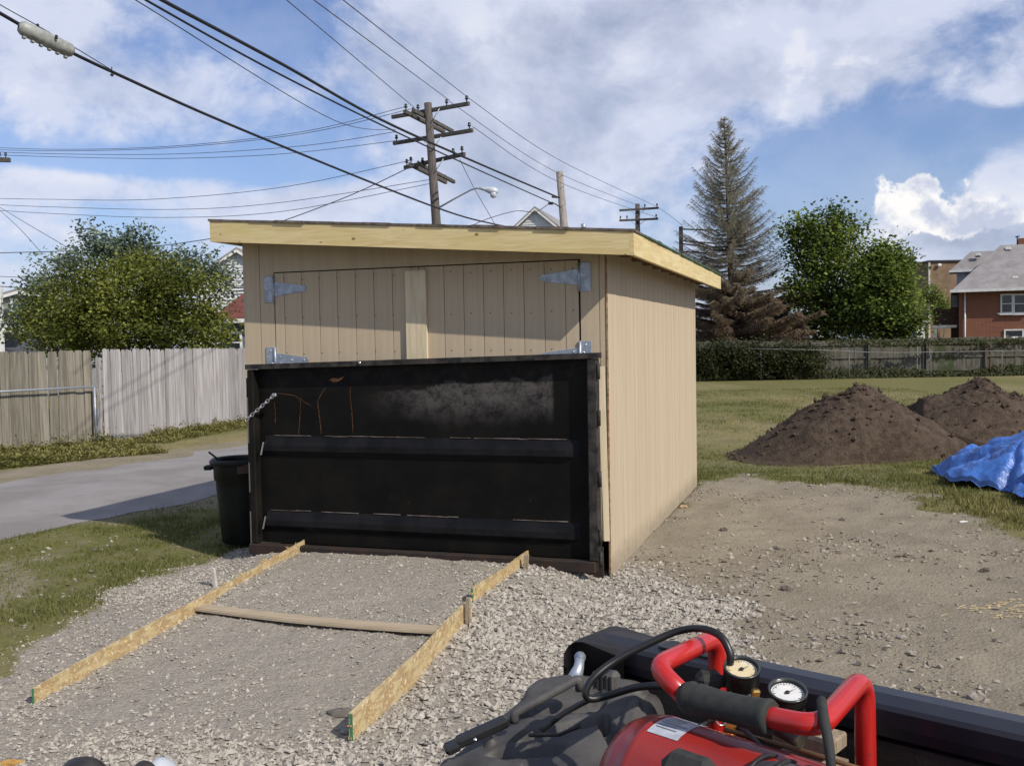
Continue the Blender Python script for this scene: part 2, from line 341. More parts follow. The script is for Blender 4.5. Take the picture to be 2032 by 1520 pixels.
def pinemat(name, base, knots):
    m = bpy.data.materials.new(name); m.use_nodes = True; m.node_tree.nodes.clear(); t = NT(m.node_tree)
    c = t.n('ShaderNodeTexCoord').outputs['Object']
    v = t.n('ShaderNodeVectorMath', {0: c, 1: (.7, .7, 9)}, operation='MULTIPLY').outputs[0]
    g = t.noise(v, 3.0, 6, .6, .8)
    v2 = t.n('ShaderNodeVectorMath', {0: c, 1: (1, 1, 2.2)}, operation='MULTIPLY').outputs[0]
    cc = t.mix(t.mapr(g, .35, .65), base, tuple(q*k for q, k in zip(base, (.84, .78, .66))))
    cc = t.mix(t.mapr(t.noise(v2, 1.3, 3), .5, .75), cc, tuple(q*k for q, k in zip(base, (.9, .92, .7))))
    vo = t.n('ShaderNodeTexVoronoi', {'Vector': t.n('ShaderNodeVectorMath', {0: c, 1: (1, 1, 1.6)}, operation='MULTIPLY').outputs[0], 'Scale': 3.6, 'Randomness': 1.0}).outputs['Distance']
    cc = t.mix(t.mapr(vo, .05, .10, knots, 0), cc, (.16, .075, .03))
    p = t.n('ShaderNodeBsdfPrincipled', {'Base Color': cc, 'Roughness': .7, 'Specular IOR Level': .3}); t.n('ShaderNodeOutputMaterial', {0: p.outputs[0]}); return m
m_pine = pinemat('pine_board', (.64, .53, .29), .85)

# ------------------------------------------------------------------ ground
TH = math.radians(18.2)
A = np.array([-math.cos(TH), math.sin(TH), 0]); B = np.array([math.sin(TH), math.cos(TH), 0]); Z = np.array([0, 0, 1.])
C0 = G(1213, 1143); C0[2] = 0
def Sh(a, b, z): return C0+A*a+B*b+Z*z        # shed frame: a leftwards along the front, b into depth
FW, FD = 3.87, 5.9
GRAV = [(-9, 1), (-9, 3.5), (-5.2, 5.0), (-3.56, 6.8), (-3.75, 8.7), (-3.35, 10.1), (-2.9, 10.9), (-1.5, 11.2), (.9, 9.6), (1.35, 9.75), (1.95, 8.3), (1.7, 6.4), (1.2, 4.5), (1.2, 1)]
BAREG = [(1.1, 1), (1.2, 4.5), (.8, 9.2), (2.75, 15.3), (3.9, 15.9), (5.1, 14.9), (5.8, 13.7), (5.5, 10.8), (6.6, 8), (10, 5), (12, 1)]
RN = (-6.01, 11.57); RD = np.array([.452, .892]); RP = np.array([-.892, .452])
def roadc(x, y):
    dx = x-RN[0]; dy = y-RN[1]; return dx*RD[0]+dy*RD[1], dx*RP[0]+dy*RP[1]
def inform(x, y):     # between the two OSB form boards
    t = (y-5.5)/4.9; xl = -3.1+.95*t*1.0; xr = -.93+1.13*t
    return sst(x-xl, 0, .3)*sst(xr-x, 0, .3)*sst(y, 4.6, 6.0)
def masks(x, y):
    e = fbm(x*1.1, y*1.1, 4)*1.3+fbm(x*5, y*5, 3)*.35
    gr = sst(sdpoly(x, y, GRAV)+e*.55, -.15, .25)
    ba = sst(sdpoly(x, y, BAREG)+e*1.2, -.3, .5)
    u, v = roadc(x, y)
    verge = sst(np.abs(v-2.25), 2.15, 2.6)
    patch = sst(fbm(x*.35+5, y*.35, 4)+.07*np.cos(x*1.3), .06, .2)*.8
    dry = sst(fbm(x*.5+40, y*.22+7, 4), -.05, .2)
    dry = np.maximum(dry, np.exp(-((x-4.6)/2.6)**2-((y-23)/3.4)**2)*.95)
    dry = np.clip(dry+.35*sst(x, -2, -4)*sst(9.5-y, 0, 3), 0, 1)
    dry = np.maximum(dry, sst(v, 4.3, 4.7)*sst(7.5-v, 0, .6)*(y < 40)*.95)
    grass = (1-gr)*(1-ba)*(1-patch*.55)
    grass = grass*(1-.6*sst(v, 4.2, 4.6)*sst(6.4-v, 0, .8)*(y < 40))
    grass = grass*np.where((x < -2) & (y < 16), .82+.3*fbm(x*1.6, y*1.6, 3), 1)
    return gr, ba, np.clip(grass, 0, 1), dry
def hgt(x, y):
    gr, ba, g, d = masks(x, y)
    # raised gravel pad running up to the gate
    q = (x-C0[0])*A[0]+(y-C0[1])*A[1]; b = (x-C0[0])*B[0]+(y-C0[1])*B[1]
    pad = .17*sst(q, -.15, .75)*sst(4.15-q, 0, .9)*sst(b, -3.6, -.55)*sst(3-b, 0, 2.2)
    u, v = roadc(x, y); off = sst(np.abs(v-2.25), 2.3, 3.3)
    near = sst(40-np.hypot(x, y), 0, 20)
    h = pad+near*off*(fbm(x*.7, y*.7, 4)*.09*(1-gr*.5)+fbm(x*5, y*5, 3)*.035*(gr+ba))
    h += near*off*.02*fbm(x*14, y*14, 2)*(gr+ba*.8)
    h = h-near*off*.02
    bx = np.abs(b-FD/2)-FD/2; bq = np.abs(q-FW/2)-FW/2
    return h
def axis_vals(lo, hi, st, far):
    a = list(np.arange(lo, hi, st)); d = st
    while a[-1] < far: d *= 1.25; a.append(a[-1]+d)
    d = st
    while a[0] > -far: d *= 1.25; a.insert(0, a[0]-d)
    return np.array(a)
gx = axis_vals(-9, 9.5, .06, 700); gy = axis_vals(2.5, 20, .06, 900)
X, Y = np.meshgrid(gx, gy); nx, ny = len(gx), len(gy)
Hh = hgt(X, Y); gr, ba, gg, dd = masks(X, Y)
V = np.stack([X.ravel(), Y.ravel(), Hh.ravel()], 1)
i = np.arange(nx*ny).reshape(ny, nx); Fq = np.stack([i[:-1, :-1].ravel(), i[:-1, 1:].ravel(), i[1:, 1:].ravel(), i[1:, :-1].ravel()], 1)
def groundmat():
    m = bpy.data.materials.new('ground_mix'); m.use_nodes = True; m.node_tree.nodes.clear(); t = NT(m.node_tree)
    c = t.n('ShaderNodeNewGeometry').outputs['Position']
    at = lambda n: t.n('ShaderNodeAttribute', attribute_name=n).outputs['Fac']
    na = t.noise(c, 1.3, 6, .6); nb = t.noise(c, 14, 5, .65); nc = t.noise(c, 60, 4, .7)
    flat = t.n('ShaderNodeVectorMath', {0: c, 1: (1, 1, .2)}, operation='MULTIPLY').outputs[0]
    vo = t.n('ShaderNodeTexVoronoi', {'Vector': flat, 'Scale': 34.0}); vo2 = t.n('ShaderNodeTexVoronoi', {'Vector': flat, 'Scale': 75.0})
    grav = t.mix(t.mapr(nb, .35, .65), (.36, .325, .27), (.30, .27, .222))
    grav = t.mix(t.math('MULTIPLY', t.mapr(vo2.outputs['Distance'], .2, .7), .35), grav, (.16, .14, .12))
    dirt = t.mix(t.mapr(na, .35, .65), (.27, .235, .175), (.22, .19, .14))
    dirt = t.mix(t.math('MULTIPLY', t.mapr(nc, .5, .75), .6), dirt, (.15, .125, .095))
    dirt = t.mix(t.math('MULTIPLY', t.mapr(nb, .56, .68), .5), dirt, (.31, .27, .215))
    gra = t.mix(t.mapr(nb, .35, .65), (.105, .115, .030), (.165, .155, .05))
    gra = t.mix(at('dry'), gra, t.mix(t.mapr(na, .4, .6), (.26, .215, .095), (.20, .175, .085)))
    gra = t.mix(t.math('MULTIPLY', t.mapr(nc, .45, .75), .5), gra, (.07, .065, .028))
    gra = t.mix(t.math('MULTIPLY', t.mapr(t.noise(c, 3.5, 6, .7), .45, .62), .55), gra, (.21, .175, .10))
    gra = t.mix(t.math('MULTIPLY', t.mapr(t.noise(c, 7.0, 5, .7), .52, .66), .6), gra, (.06, .075, .022))
    gf = t.mapr(t.math('ADD', at('grass'), t.math('MULTIPLY', t.math('SUBTRACT', nb, .5), 1.1)), .3, .62)
    vf = t.mapr(t.math('ADD', at('gravel'), t.math('MULTIPLY', t.math('SUBTRACT', nb, .5), .9)), .35, .65)
    col = t.mix(gf, dirt, gra); col = t.mix(vf, col, grav)
    hh = t.math('ADD', t.math('MULTIPLY', nc, .5), t.math('ADD', nb, t.math('MULTIPLY', vo.outputs['Distance'], .35)))
    b = t.n('ShaderNodeBump', {'Strength': .8, 'Distance': .025, 'Height': hh})
    p = t.n('ShaderNodeBsdfPrincipled', {'Base Color': col, 'Roughness': .95, 'Specular IOR Level': .15, 'Normal': b.outputs[0]})
    t.n('ShaderNodeOutputMaterial', {0: p.outputs[0]}); return m
mesh_np('ground', V, Fq, groundmat(), attrs={'gravel': gr.ravel(), 'grass': gg.ravel(), 'dry': dd.ravel()}, smooth=True, kind='structure')

# alley road strip, with crumbling edges
m_road = mat('alley_concrete', (.25, .235, .225), (.19, .175, .165), scale=.7, rough=.95, bump=.5, bscale=50, coord='Position', stain=((.19, .17, .15), 2.2, .55, .75))
us = np.arange(-60, 160, .25); vs_ = np.linspace(0, 1, 12); V = []
for u in us:
    bend_ = -.022*max(0, u-13)**1.7 if u < 60 else -.022*47**1.7
    if u > 60: break
    e0 = fbm(np.array([u*1.3]), np.array([2.2]), 4)[0]*.8; e1 = fbm(np.array([u*1.1]), np.array([9.2]), 4)[0]*1.2
    for v in vs_:
        q = e0+(4.5+e1-e0)*v-bend_; p = np.array([RN[0], RN[1]])+RD*u+RP*q; V.append((p[0], p[1], .006+.03*math.sin(math.pi*v)))
nr_ = len(V)//12; i = np.arange(len(V)).reshape(nr_, 12); Fr = np.stack([i[:-1, :-1].ravel(), i[1:, :-1].ravel(), i[1:, 1:].ravel(), i[:-1, 1:].ravel()], 1)[:, ::-1]
mesh_np('road', V, Fr, m_road, smooth=True, kind='structure')

# crushed stone lying loose: octahedra with jittered corners
def stones(name, n_try, xr, yr, dens, smin, smax, mt, seed, power=2.2, **kw):
    r_ = np.random.RandomState(seed); x = r_.uniform(*xr, n_try); y = r_.uniform(*yr, n_try)
    k = r_.rand(n_try) < dens(x, y); x = x[k]; y = y[k]; n = len(x)
    s_ = smin+(smax-smin)*r_.rand(n)**power
    co = np.clip(sst(x-(-.93+1.13*(y-5.5)/4.9), -.1, .2)*sst(x, -.9, -.6)+sst(5.9-y, 0, .8)*sst(x, -3, -1.5), 0, 1); s_ = s_*(.62+.5*co) if name == 'gravel' else s_
    base = np.array([[1, 0, 0], [0, 1, 0], [-1, 0, 0], [0, -1, 0], [0, 0, 1], [0, 0, -1]], float)
    v = base[None]*(1+.3*(r_.rand(n, 6, 3)-.5)*2)+(r_.rand(n, 6, 3)-.5)*.75
    v *= s_[:, None, None]*np.stack([np.ones(n), .6+.4*r_.rand(n), .38+.4*r_.rand(n)], 1)[:, None, :]
    a = r_.rand(n)*6.28; c, s2 = np.cos(a)[:, None], np.sin(a)[:, None]
    vx = v[..., 0]*c-v[..., 1]*s2+x[:, None]; vy = v[..., 0]*s2+v[..., 1]*c+y[:, None]
    tl = (r_.rand(n)-.5)[:, None]*.8
    vz = v[..., 2]+(v[..., 0])*tl+hgt(x, y)[:, None]+s_[:, None]*.22
    V_ = np.stack([vx, vy, vz], -1).reshape(-1, 3)
    f = np.array([[0, 1, 4], [1, 2, 4], [2, 3, 4], [3, 0, 4], [1, 0, 5], [2, 1, 5], [3, 2, 5], [0, 3, 5]])
    F_ = (f[None]+(np.arange(n)*6)[:, None, None]).reshape(-1, 3)
    return mesh_np(name, V_, F_, mt, attrs={'tone': np.repeat(r_.rand(n), 6)}, kind='stuff', **kw)
def stonemat(name, a, b, c_):
    m = bpy.data.materials.new(name); m.use_nodes = True; m.node_tree.nodes.clear(); t = NT(m.node_tree)
    at = t.n('ShaderNodeAttribute', attribute_name='tone').outputs['Fac']; c = t.n('ShaderNodeNewGeometry').outputs['Position']
    col = t.mix(t.mapr(at, 0, .8, 0, 1, False), a, b); col = t.mix(t.mapr(at, .86, .95), col, c_)
    col = t.mix(t.math('MULTIPLY', t.mapr(t.noise(c, 90, 3), .4, .7), .3), col, tuple(q*.6 for q in b))
    p = t.n('ShaderNodeBsdfPrincipled', {'Base Color': col, 'Roughness': .9, 'Specular IOR Level': .2}); t.n('ShaderNodeOutputMaterial', {0: p.outputs[0]}); return m
m_stone = stonemat('limestone', (.44, .405, .35), (.32, .29, .245), (.20, .18, .155))
def dgrav(x, y):
    g, b_, gs, d = masks(x, y); f = inform(x, y); cl = sst(fbm(x*1.5+3, y*1.5, 3), -.2, .25)
    q = (x-C0[0])*A[0]+(y-C0[1])*A[1]; b2 = (x-C0[0])*B[0]+(y-C0[1])*B[1]
    out = ~((q > 0) & (q < FW) & (b2 > 0))
    return g*(1-.80*f*sst(y, 4.6, 6.2))*(.30+.70*cl)*out*sst(y, 3, 4)*np.clip(1.25-y/16, .3, 1)
stones('gravel', 230000, (-4.5, 2.4), (3.2, 11), dgrav, .008, .030, m_stone, 3, label='pale grey crushed limestone spread in front of the shed')
def ddirt(x, y):
    g, b_, gs, d = masks(x, y); cl = sst(fbm(x*1.1+8, y*1.1+3, 4), .02, .22)
    nearg = np.exp(-((x-1.9)/.9)**2-((y-7.6)/2.6)**2)
    q = (x-C0[0])*A[0]+(y-C0[1])*A[1]; b2 = (x-C0[0])*B[0]+(y-C0[1])*B[1]
    out = ~((q > 0) & (q < FW) & (b2 > 0))
    return b_*(1-g)*(.05+.6*cl+1.0*nearg*sst(fbm(x*2, y*2, 3), -.2, .2))*out
m_stone2 = stonemat('dusty_stone', (.36, .32, .27), (.23, .20, .165), (.14, .10, .075))
stones('loose_stones', 30000, (.9, 7), (4, 16), ddirt, .007, .034, m_stone2, 9, power=3.2, label='loose stones scattered over the bare dirt right of the shed')
stones('loose_stones', 1300, (-6, -2.5), (6, 12), lambda x, y: masks(x, y)[2]*.5+.1, .008, .03, m_stone2, 19, power=3, label='loose stones lying in the patchy grass left of the gravel')

# grass blades
def blades(name, n_try, xr, yr, dens, h0, h1, wd, mt, seed, lean=.5, **kw):
    r_ = np.random.RandomState(seed); x = r_.uniform(*xr, n_try); y = r_.uniform(*yr, n_try)
    k = r_.rand(n_try) < dens(x, y); x = x[k]; y = y[k]; n = len(x)
    h = r_.uniform(h0, h1, n)*(.6+.8*np.clip(fbm(x*1.5, y*1.5, 3)+.5, 0, 1)); a = r_.rand(n)*6.28
    dx = np.cos(a)*wd*(.6+.8*r_.rand(n)); dy = np.sin(a)*wd; lx = (r_.rand(n)-.5)*2*lean*h; ly = (r_.rand(n)-.5)*2*lean*h
    z = hgt(x, y)-.005
    V_ = np.stack([np.stack([x-dx, y-dy, z], 1), np.stack([x+dx, y+dy, z], 1), np.stack([x+lx, y+ly, z+h], 1)], 1).reshape(-1, 3)
    tone = np.clip(r_.rand(n)*.6+.55*masks(x, y)[3], 0, 1)
    return mesh_np(name, V_, np.arange(3*n).reshape(-1, 3), mt, attrs={'tone': np.repeat(tone, 3)}, kind='stuff', **kw)
m_grass = leafmat('grass_blade', (.085, .11, .022), (.24, .21, .075), trans=.3)
m_weed = leafmat('weed_blade', (.10, .115, .025), (.30, .26, .09), trans=.35)
roadm = lambda x, y: (np.abs(roadc(x, y)[1]-2.25) > 2.3)
blades('grass', 120000, (-8, -2.4), (6, 14.8), lambda x, y: masks(x, y)[2]**2*sst(fbm(x*2.2, y*2.2, 3), -.25, .15)*roadm(x, y), .02, .065, .006, m_grass, 21, label='short patchy green grass between the alley and the gravel')
blades('grass', 110000, (1.6, 16), (11, 42), lambda x, y: masks(x, y)[2]**2*(sst(fbm(x*1.2, y*1.2, 3), -.25, .2)*.9)*(1-masks(x, y)[3]*.6), .03, .085, .010, m_grass, 22, label='green and straw coloured grass of the open lot behind the dirt')
blades('grass', 170000, (2.2, 9.5), (11, 21), lambda x, y: masks(x, y)[2]*sst(fbm(x*2.4, y*2.4, 3), -.3, .1)*sst(21-y+1.5*fbm(x, y*0+1, 2), 0, 6)*sst(9.5-x, 0, 2), .015, .06, .006, m_grass, 27, label='thin straw and green grass fringing the bare dirt')
def dedge(x, y): return sst(sdpoly(x, y, BAREG), -1.0, -.25)*sst(-sdpoly(x, y, BAREG), -.1, .15)*sst(fbm(x*1.8, y*1.8, 3), -.12, .12)
blades('weeds', 26000, (4.8, 9), (8.5, 16), dedge, .05, .15, .010, m_grass, 23, lean=.7, label='taller green weeds along the edge of the dirt by the blue tarp')

# ------------------------------------------------------------------ shed
SL = .0743                                    # roof falls to the right
rz = lambda a: 3.15+SL*(a+.33)                # top of the roof deck at a
shed = root('shed', C0, 'tan wooden shed with slab sided walls, pine fascia and sloping flat roof', 'shed')
BW, GP = .2032, .007
def boards(parent, a0, a1, z0, z1f, b, holes=None, start=0.0, slope=True):
    """vertical grooved siding boards between a0 and a1 on the front wall plane b"""
    cuts = [a0]; k = math.ceil((a0-start)/BW)
    while start+k*BW < a1-.02:
        if start+k*BW > a0+.02: cuts.append(start+k*BW)
        k += 1
    cuts.append(a1)
    for p, q in zip(cuts[:-1], cuts[1:]):
        mb = MB(); q2 = q-GP if q < a1 else q
        ztp, ztq = z1f(p), z1f(q2)
        c8 = [Sh(q2, b, z0), Sh(p, b, z0), Sh(p, b+.0084, z0), Sh(q2, b+.0084, z0), Sh(q2, b, ztq), Sh(p, b, ztp), Sh(p, b+.0084, ztp), Sh(q2, b+.0084, ztq)]
        mb.boxv(c8); obj('siding_board', mb, m_siding, parent, origin=Sh(p, b, z0))
def panel(a0, a1, z0, z1f, b):
    mb = MB(); mb.boxv([Sh(a1, b, z0), Sh(a0, b, z0), Sh(a0, b+.02, z0), Sh(a1, b+.02, z0), Sh(a1, b, z1f(a1)), Sh(a0, b, z1f(a0)), Sh(a0, b+.02, z1f(a0)), Sh(a1, b+.02, z1f(a1))]); return mb
DL, DR, DT = 3.51, .262, 2.952
top = lambda a: rz(a)-.05
def wallpanel(a0, a1, z0, z1f, start=.0):
    fr = obj('front_wall', panel(a0, a1, z0, z1f, .0085), m_sided, shed, origin=Sh(a0, 0, z0)); boards(fr, a0, a1, z0, z1f, 0, start=start)
wallpanel(DL, FW, .0, top, start=.02)
wallpanel(.02, DR-.006, .33, top, start=.08)
obj('header_panel', panel(DR-.004, DL-.002, DT+.004, top, .0), m_siding, shed, origin=Sh(DR, 0, DT))
AM = 1.885                                      # where the two doors meet
for a0, a1 in ((DR+.014, AM-.004), (AM+.004, DL-.014)):
    zt = lambda a: DT-.008
    dr = obj('door', panel(a0, a1, .3, zt, .0065), m_sided, shed, origin=Sh(a0, 0, .3), label='left hand tan shed door' if a0 > 1 else 'right hand tan shed door')
    boards(dr, a0, a1, .3, zt, -.002, start=.20 if a0 < 1 else .14)
mb = MB(); mb.box(Sh(AM+.02, -.024, 1.6), (.215, .04, 2.62), A, B, Z); obj('centre_board', mb, m_primed, shed, origin=Sh(AM, 0, .3))
mb = MB()
for dz in (2.88, 2.48, 2.12):
    a_ = DR+.07
    while a_ < DL-.03:
        if abs(a_-AM) > .15: mb.lathe(Sh(a_+R.uniform(-.01, .01), -.0025, dz+R.uniform(-.012, .012)), [(.0075, 0), (.0065, .0015), (.0005, .002)], 6, axis=-B)
        a_ += BW
obj('nail_heads', mb, mat('dull_nail', (.16, .12, .09), rough=.6), shed, kind='stuff')
# dark sheet standing in for the shade inside, seen through the door gaps
mb = MB(); mb.boxv([Sh(DL+.1, .06, .3), Sh(DR-.1, .06, .3), Sh(DR-.1, .08, .3), Sh(DL+.1, .08, .3), Sh(DL+.1, .06, 3.05), Sh(DR-.1, .06, 3.05), Sh(DR-.1, .08, 3.05), Sh(DL+.1, .08, 3.05)])
obj('dark_backing', mb, m_dark, shed)
# side wall: reeded siding, one grooved sheet built as joined geometry
mb = MB(); nb_ = int(FD/BW)
for k in range(nb_+1):
    b0 = k*BW; b1 = min((k+1)*BW-.0015, FD)
    if b1 <= b0: continue
    off = .0015*math.sin(k*2.1)
    mb.boxv([Sh(-off, b0, .0), Sh(.014, b0, .0), Sh(.014, b1, .0), Sh(-off, b1, .0), Sh(-off, b0, top(0)-.0), Sh(.014, b0, top(0)), Sh(.014, b1, top(0)), Sh(-off, b1, top(0))])
obj('side_wall', mb, m_siding, shed, kind='stuff')
mb = MB(); mb.boxv([Sh(.0035, 0.03, .0), Sh(.03, 0.03, .0), Sh(.03, FD-.01, .0), Sh(.0035, FD-.01, .0), Sh(.0035, .03, top(0)-.002), Sh(.03, .03, top(0)-.002), Sh(.03, FD-.01, top(0)-.002), Sh(.0035, FD-.01, top(0)-.002)])
obj('side_sheathing', mb, m_siding, shed)
mb = MB(); mb.box(Sh(.006, -.004, 1.575), (.016, .007, 3.1), A, B, Z); obj('sheet_edge', mb, m_edge, shed)
mb = MB(); mb.box(Sh(FW-.01, FD/2+.01, 1.6), (.02, FD-.04, 3.3), A, B, Z); obj('left_wall', mb, m_siding, shed)
mb = MB(); mb.box(Sh(FW/2, FD-.01, 1.5), (FW-.06, .02, 3.0), A, B, Z); obj('back_wall', mb, m_siding, shed)
# roof
OF, OR, OL, OB = .40, .33, .11, .42
def slab(a0, a1, b0, b1, t0, t1):   # between roof surface offsets t0<t1
    mb = MB(); mb.boxv([Sh(a1, b0, rz(a1)+t0), Sh(a0, b0, rz(a0)+t0), Sh(a0, b1, rz(a0)+t0), Sh(a1, b1, rz(a1)+t0), Sh(a1, b0, rz(a1)+t1), Sh(a0, b0, rz(a0)+t1), Sh(a0, b1, rz(a0)+t1), Sh(a1, b1, rz(a1)+t1)]); return mb
obj('roof_deck', slab(-OR+.04, FW+OL-.04, -OF+.04, FD+OB-.04, -.03, -.012), m_soffit, shed)
mb = MB()
for k in range(11):
    b0 = -OF+.35+k*.6; mb.boxv([Sh(FW+OL-.04, b0, rz(FW+OL)-.17), Sh(-OR+.04, b0, rz(-OR)-.17), Sh(-OR+.04, b0+.038, rz(-OR)-.17), Sh(FW+OL-.04, b0+.038, rz(FW+OL)-.17),
                                 Sh(FW+OL-.04, b0, rz(FW+OL)-.032), Sh(-OR+.04, b0, rz(-OR)-.032), Sh(-OR+.04, b0+.038, rz(-OR)-.032), Sh(FW+OL-.04, b0+.038, rz(FW+OL)-.032)])
obj('rafters', mb, m_soffit, shed)
obj('fascia', slab(-OR+.0385, FW+OL, -OF, -OF+.038, -.215, -.012), m_pine, shed, origin=Sh(-OR, -OF, 3), label='front pine fascia board')
mb = MB(); mb.box(Sh(-OR+.019, (FD+OB-OF)/2, rz(-OR)-.1135), (.038, FD+OB+OF, .203), A, B, Z); obj('fascia', mb, m_pine, shed, origin=Sh(-OR, FD/2, 3), label='right side pine fascia board')
mb = MB(); mb.box(Sh(FW+OL-.019, (FD+OB-OF)/2+.02, rz(FW+OL)-.1135), (.036, FD+OB+OF-.04, .203), A, B, Z); obj('fascia', mb, m_pine, shed, label='left side pine fascia board')
mb = MB(); k = 0                                  # roofing with a ragged edge
a = -OR-.012
while a < FW+OL+.01:
    wdt = R.uniform(.25, .34); a1 = min(a+wdt, FW+OL+.015); o_ = R.uniform(-.006, .010); dz = R.uniform(.010, .016)
    mb.boxv([Sh(a1, -OF-.012-o_, rz(a1)-.010), Sh(a, -OF-.012-o_, rz(a)-.010), Sh(a, -OF+.3, rz(a)-.010), Sh(a1, -OF+.3, rz(a1)-.010), Sh(a1, -OF-.012-o_, rz(a1)+dz), Sh(a, -OF-.012-o_, rz(a)+dz), Sh(a, -OF+.3, rz(a)+dz), Sh(a1, -OF+.3, rz(a1)+dz)]); a = a1+.003
obj('roof_shingles', mb, m_shing, shed, label='front row of brown shingles')
obj('roof_covering', slab(-OR+.2, FW+OL, -OF+.302, FD+OB, -.010, .012), m_shing, shed)
mb = MB(); b = -OF+.305
while b < FD+OB:
    b1 = min(b+R.uniform(.16, .33), FD+OB+.02); o_ = R.uniform(0, .012); dz = R.uniform(.006, .014)
    mb.boxv([Sh(-OR+.198, b, rz(-OR)-.008+.012), Sh(-OR-.01-o_, b, rz(-OR)-.011), Sh(-OR-.01-o_, b1, rz(-OR)-.011), Sh(-OR+.198, b1, rz(-OR)+.004), Sh(-OR+.198, b, rz(-OR)+dz+.012), Sh(-OR-.01-o_, b, rz(-OR)+dz), Sh(-OR-.01-o_, b1, rz(-OR)+dz), Sh(-OR+.198, b1, rz(-OR)+dz+.012)]); b = b1+.003
obj('roof_shingles', mb, m_shgreen, shed, label='green edge of the roofing above the right fascia')
# hinges
def hinge(a, z, s_, lab):
    mb = MB(); mb.bbox(Sh(a, -.007, z), (.105, .006, .27), .002, A, B, Z)
    h = obj('hinge', mb, m_galv, shed, origin=Sh(a, -.004, z), label=lab)
    st = MB(); x0 = a+s_*.062; x1 = a+s_*.42
    pts = [Sh(x0, -.004, z-.075), Sh(x1, -.004, z-.028), Sh(x1+s_*.02, -.004, z), Sh(x1, -.004, z+.028), Sh(x0, -.004, z+.075)]
    if s_ > 0: pts = pts[::-1]
    st.poly(pts, -B*.007); obj('strap', st, m_galv, h)
    kn = MB(); kn.tube([Sh(a+s_*.056, -.014, z-.135), Sh(a+s_*.056, -.014, z+.135)], .0125, 10); obj('knuckle', kn, m_galv, h)
    for (da, dz) in ((0, .1), (.02, .03), (-.02, -.03), (0, -.1), (s_*.12, .035), (s_*.12, -.035), (s_*.25, 0), (s_*.39, 0)):
        sc = MB(); sc.lathe(Sh(a+da, -.010, z+dz), [(.0001, 0), (.009, 0), (.008, .005), (.0001, .006)][::1], 8, axis=-B); obj('screw', sc, m_steel, h)
hinge(DR-.053, 2.79, 1, 'upper right galvanised strap hinge')
hinge(DL+.053, 2.78, -1, 'upper left galvanised strap hinge')
hinge(DR-.053, 2.06, 1, 'lower right galvanised strap hinge')
hinge(DL+.053, 2.05, -1, 'lower left galvanised strap hinge')

# ------------------------------------------------------------------ black steel gate of the skip in the doorway
gz0, gz1, ga0, ga1, gb = .20, 2.035, .05, 3.64, -.30
def gt(a): return 2.088-(a-ga0)*.0205      # top edge drops slightly to the left
gate = root('dumpster', Sh(1.85, gb, .2), 'black steel dumpster standing in the shed doorway, rusty along its bottom edge', 'dumpster')
def gatemat():
    m = bpy.data.materials.new('gate_sheet'); m.use_nodes = True; m.node_tree.nodes.clear(); t = NT(m.node_tree)
    c = t.n('ShaderNodeTexCoord').outputs['Object']; sp = t.n('ShaderNodeSeparateXYZ', {0: c})
    u = t.math('DIVIDE', sp.outputs[0], -A[0])     # leftwards negative a: u grows to the right
    n = t.noise(c, 2.2, 6, .65); n2 = t.noise(c, 9, 6, .7)
    # sunlit sheen painted over a dusty patch, upper right, ending at the rail's shadow
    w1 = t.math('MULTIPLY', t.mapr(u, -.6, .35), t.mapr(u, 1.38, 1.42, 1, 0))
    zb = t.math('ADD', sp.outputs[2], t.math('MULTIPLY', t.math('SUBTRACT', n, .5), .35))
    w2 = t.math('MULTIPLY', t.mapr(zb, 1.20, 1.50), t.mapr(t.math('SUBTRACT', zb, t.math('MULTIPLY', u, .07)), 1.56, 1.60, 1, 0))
    sheen_dust = t.math('MULTIPLY', t.math('MULTIPLY', w1, w2), t.mapr(t.math('ADD', t.math('MULTIPLY', n2, .6), t.math('MULTIPLY', t.noise(c, 40, 6, .75), .4)), .36, .60, .12, 1.0))
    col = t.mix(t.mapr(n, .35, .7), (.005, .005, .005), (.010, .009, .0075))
    col = t.mix(sheen_dust, col, (.085, .078, .074))
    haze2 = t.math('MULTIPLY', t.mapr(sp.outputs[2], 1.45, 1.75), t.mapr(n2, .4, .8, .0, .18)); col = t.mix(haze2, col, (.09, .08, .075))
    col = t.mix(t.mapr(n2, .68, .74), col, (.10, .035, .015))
    rough = t.mapr(sheen_dust, 0, 1, .42, .8)
    b = t.n('ShaderNodeBump', {'Strength': .25, 'Distance': .02, 'Height': n})
    p = t.n('ShaderNodeBsdfPrincipled', {'Base Color': col, 'Roughness': rough, 'Specular IOR Level': .10, 'Normal': b.outputs[0]}); t.n('ShaderNodeOutputMaterial', {0: p.outputs[0]}); return m
mb = MB(); mb.boxv([Sh(ga1-.05, gb+.09, gz0), Sh(ga0+.07, gb+.09, gz0), Sh(ga0+.07, gb+.105, gz0), Sh(ga1-.05, gb+.105, gz0), Sh(ga1-.05, gb+.09, gt(ga1)-.03), Sh(ga0+.1, gb+.09, gt(ga0)-.03), Sh(ga0+.07, gb+.105, gt(ga0)-.03), Sh(ga1-.05, gb+.105, gt(ga1)-.03)])
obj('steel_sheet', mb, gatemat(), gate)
mb = MB(); mb.boxv([Sh(ga1+.03, gb-.02, gt(ga1)-.05), Sh(ga0-.03, gb-.02, gt(ga0)-.05), Sh(ga0-.03, gb+.11, gt(ga0)-.05), Sh(ga1+.03, gb+.11, gt(ga1)-.05), Sh(ga1+.03, gb-.02, gt(ga1)), Sh(ga0-.03, gb-.02, gt(ga0)), Sh(ga0-.03, gb+.11, gt(ga0)), Sh(ga1+.03, gb+.11, gt(ga1))])
obj('top_rail', mb, m_blackw, gate)
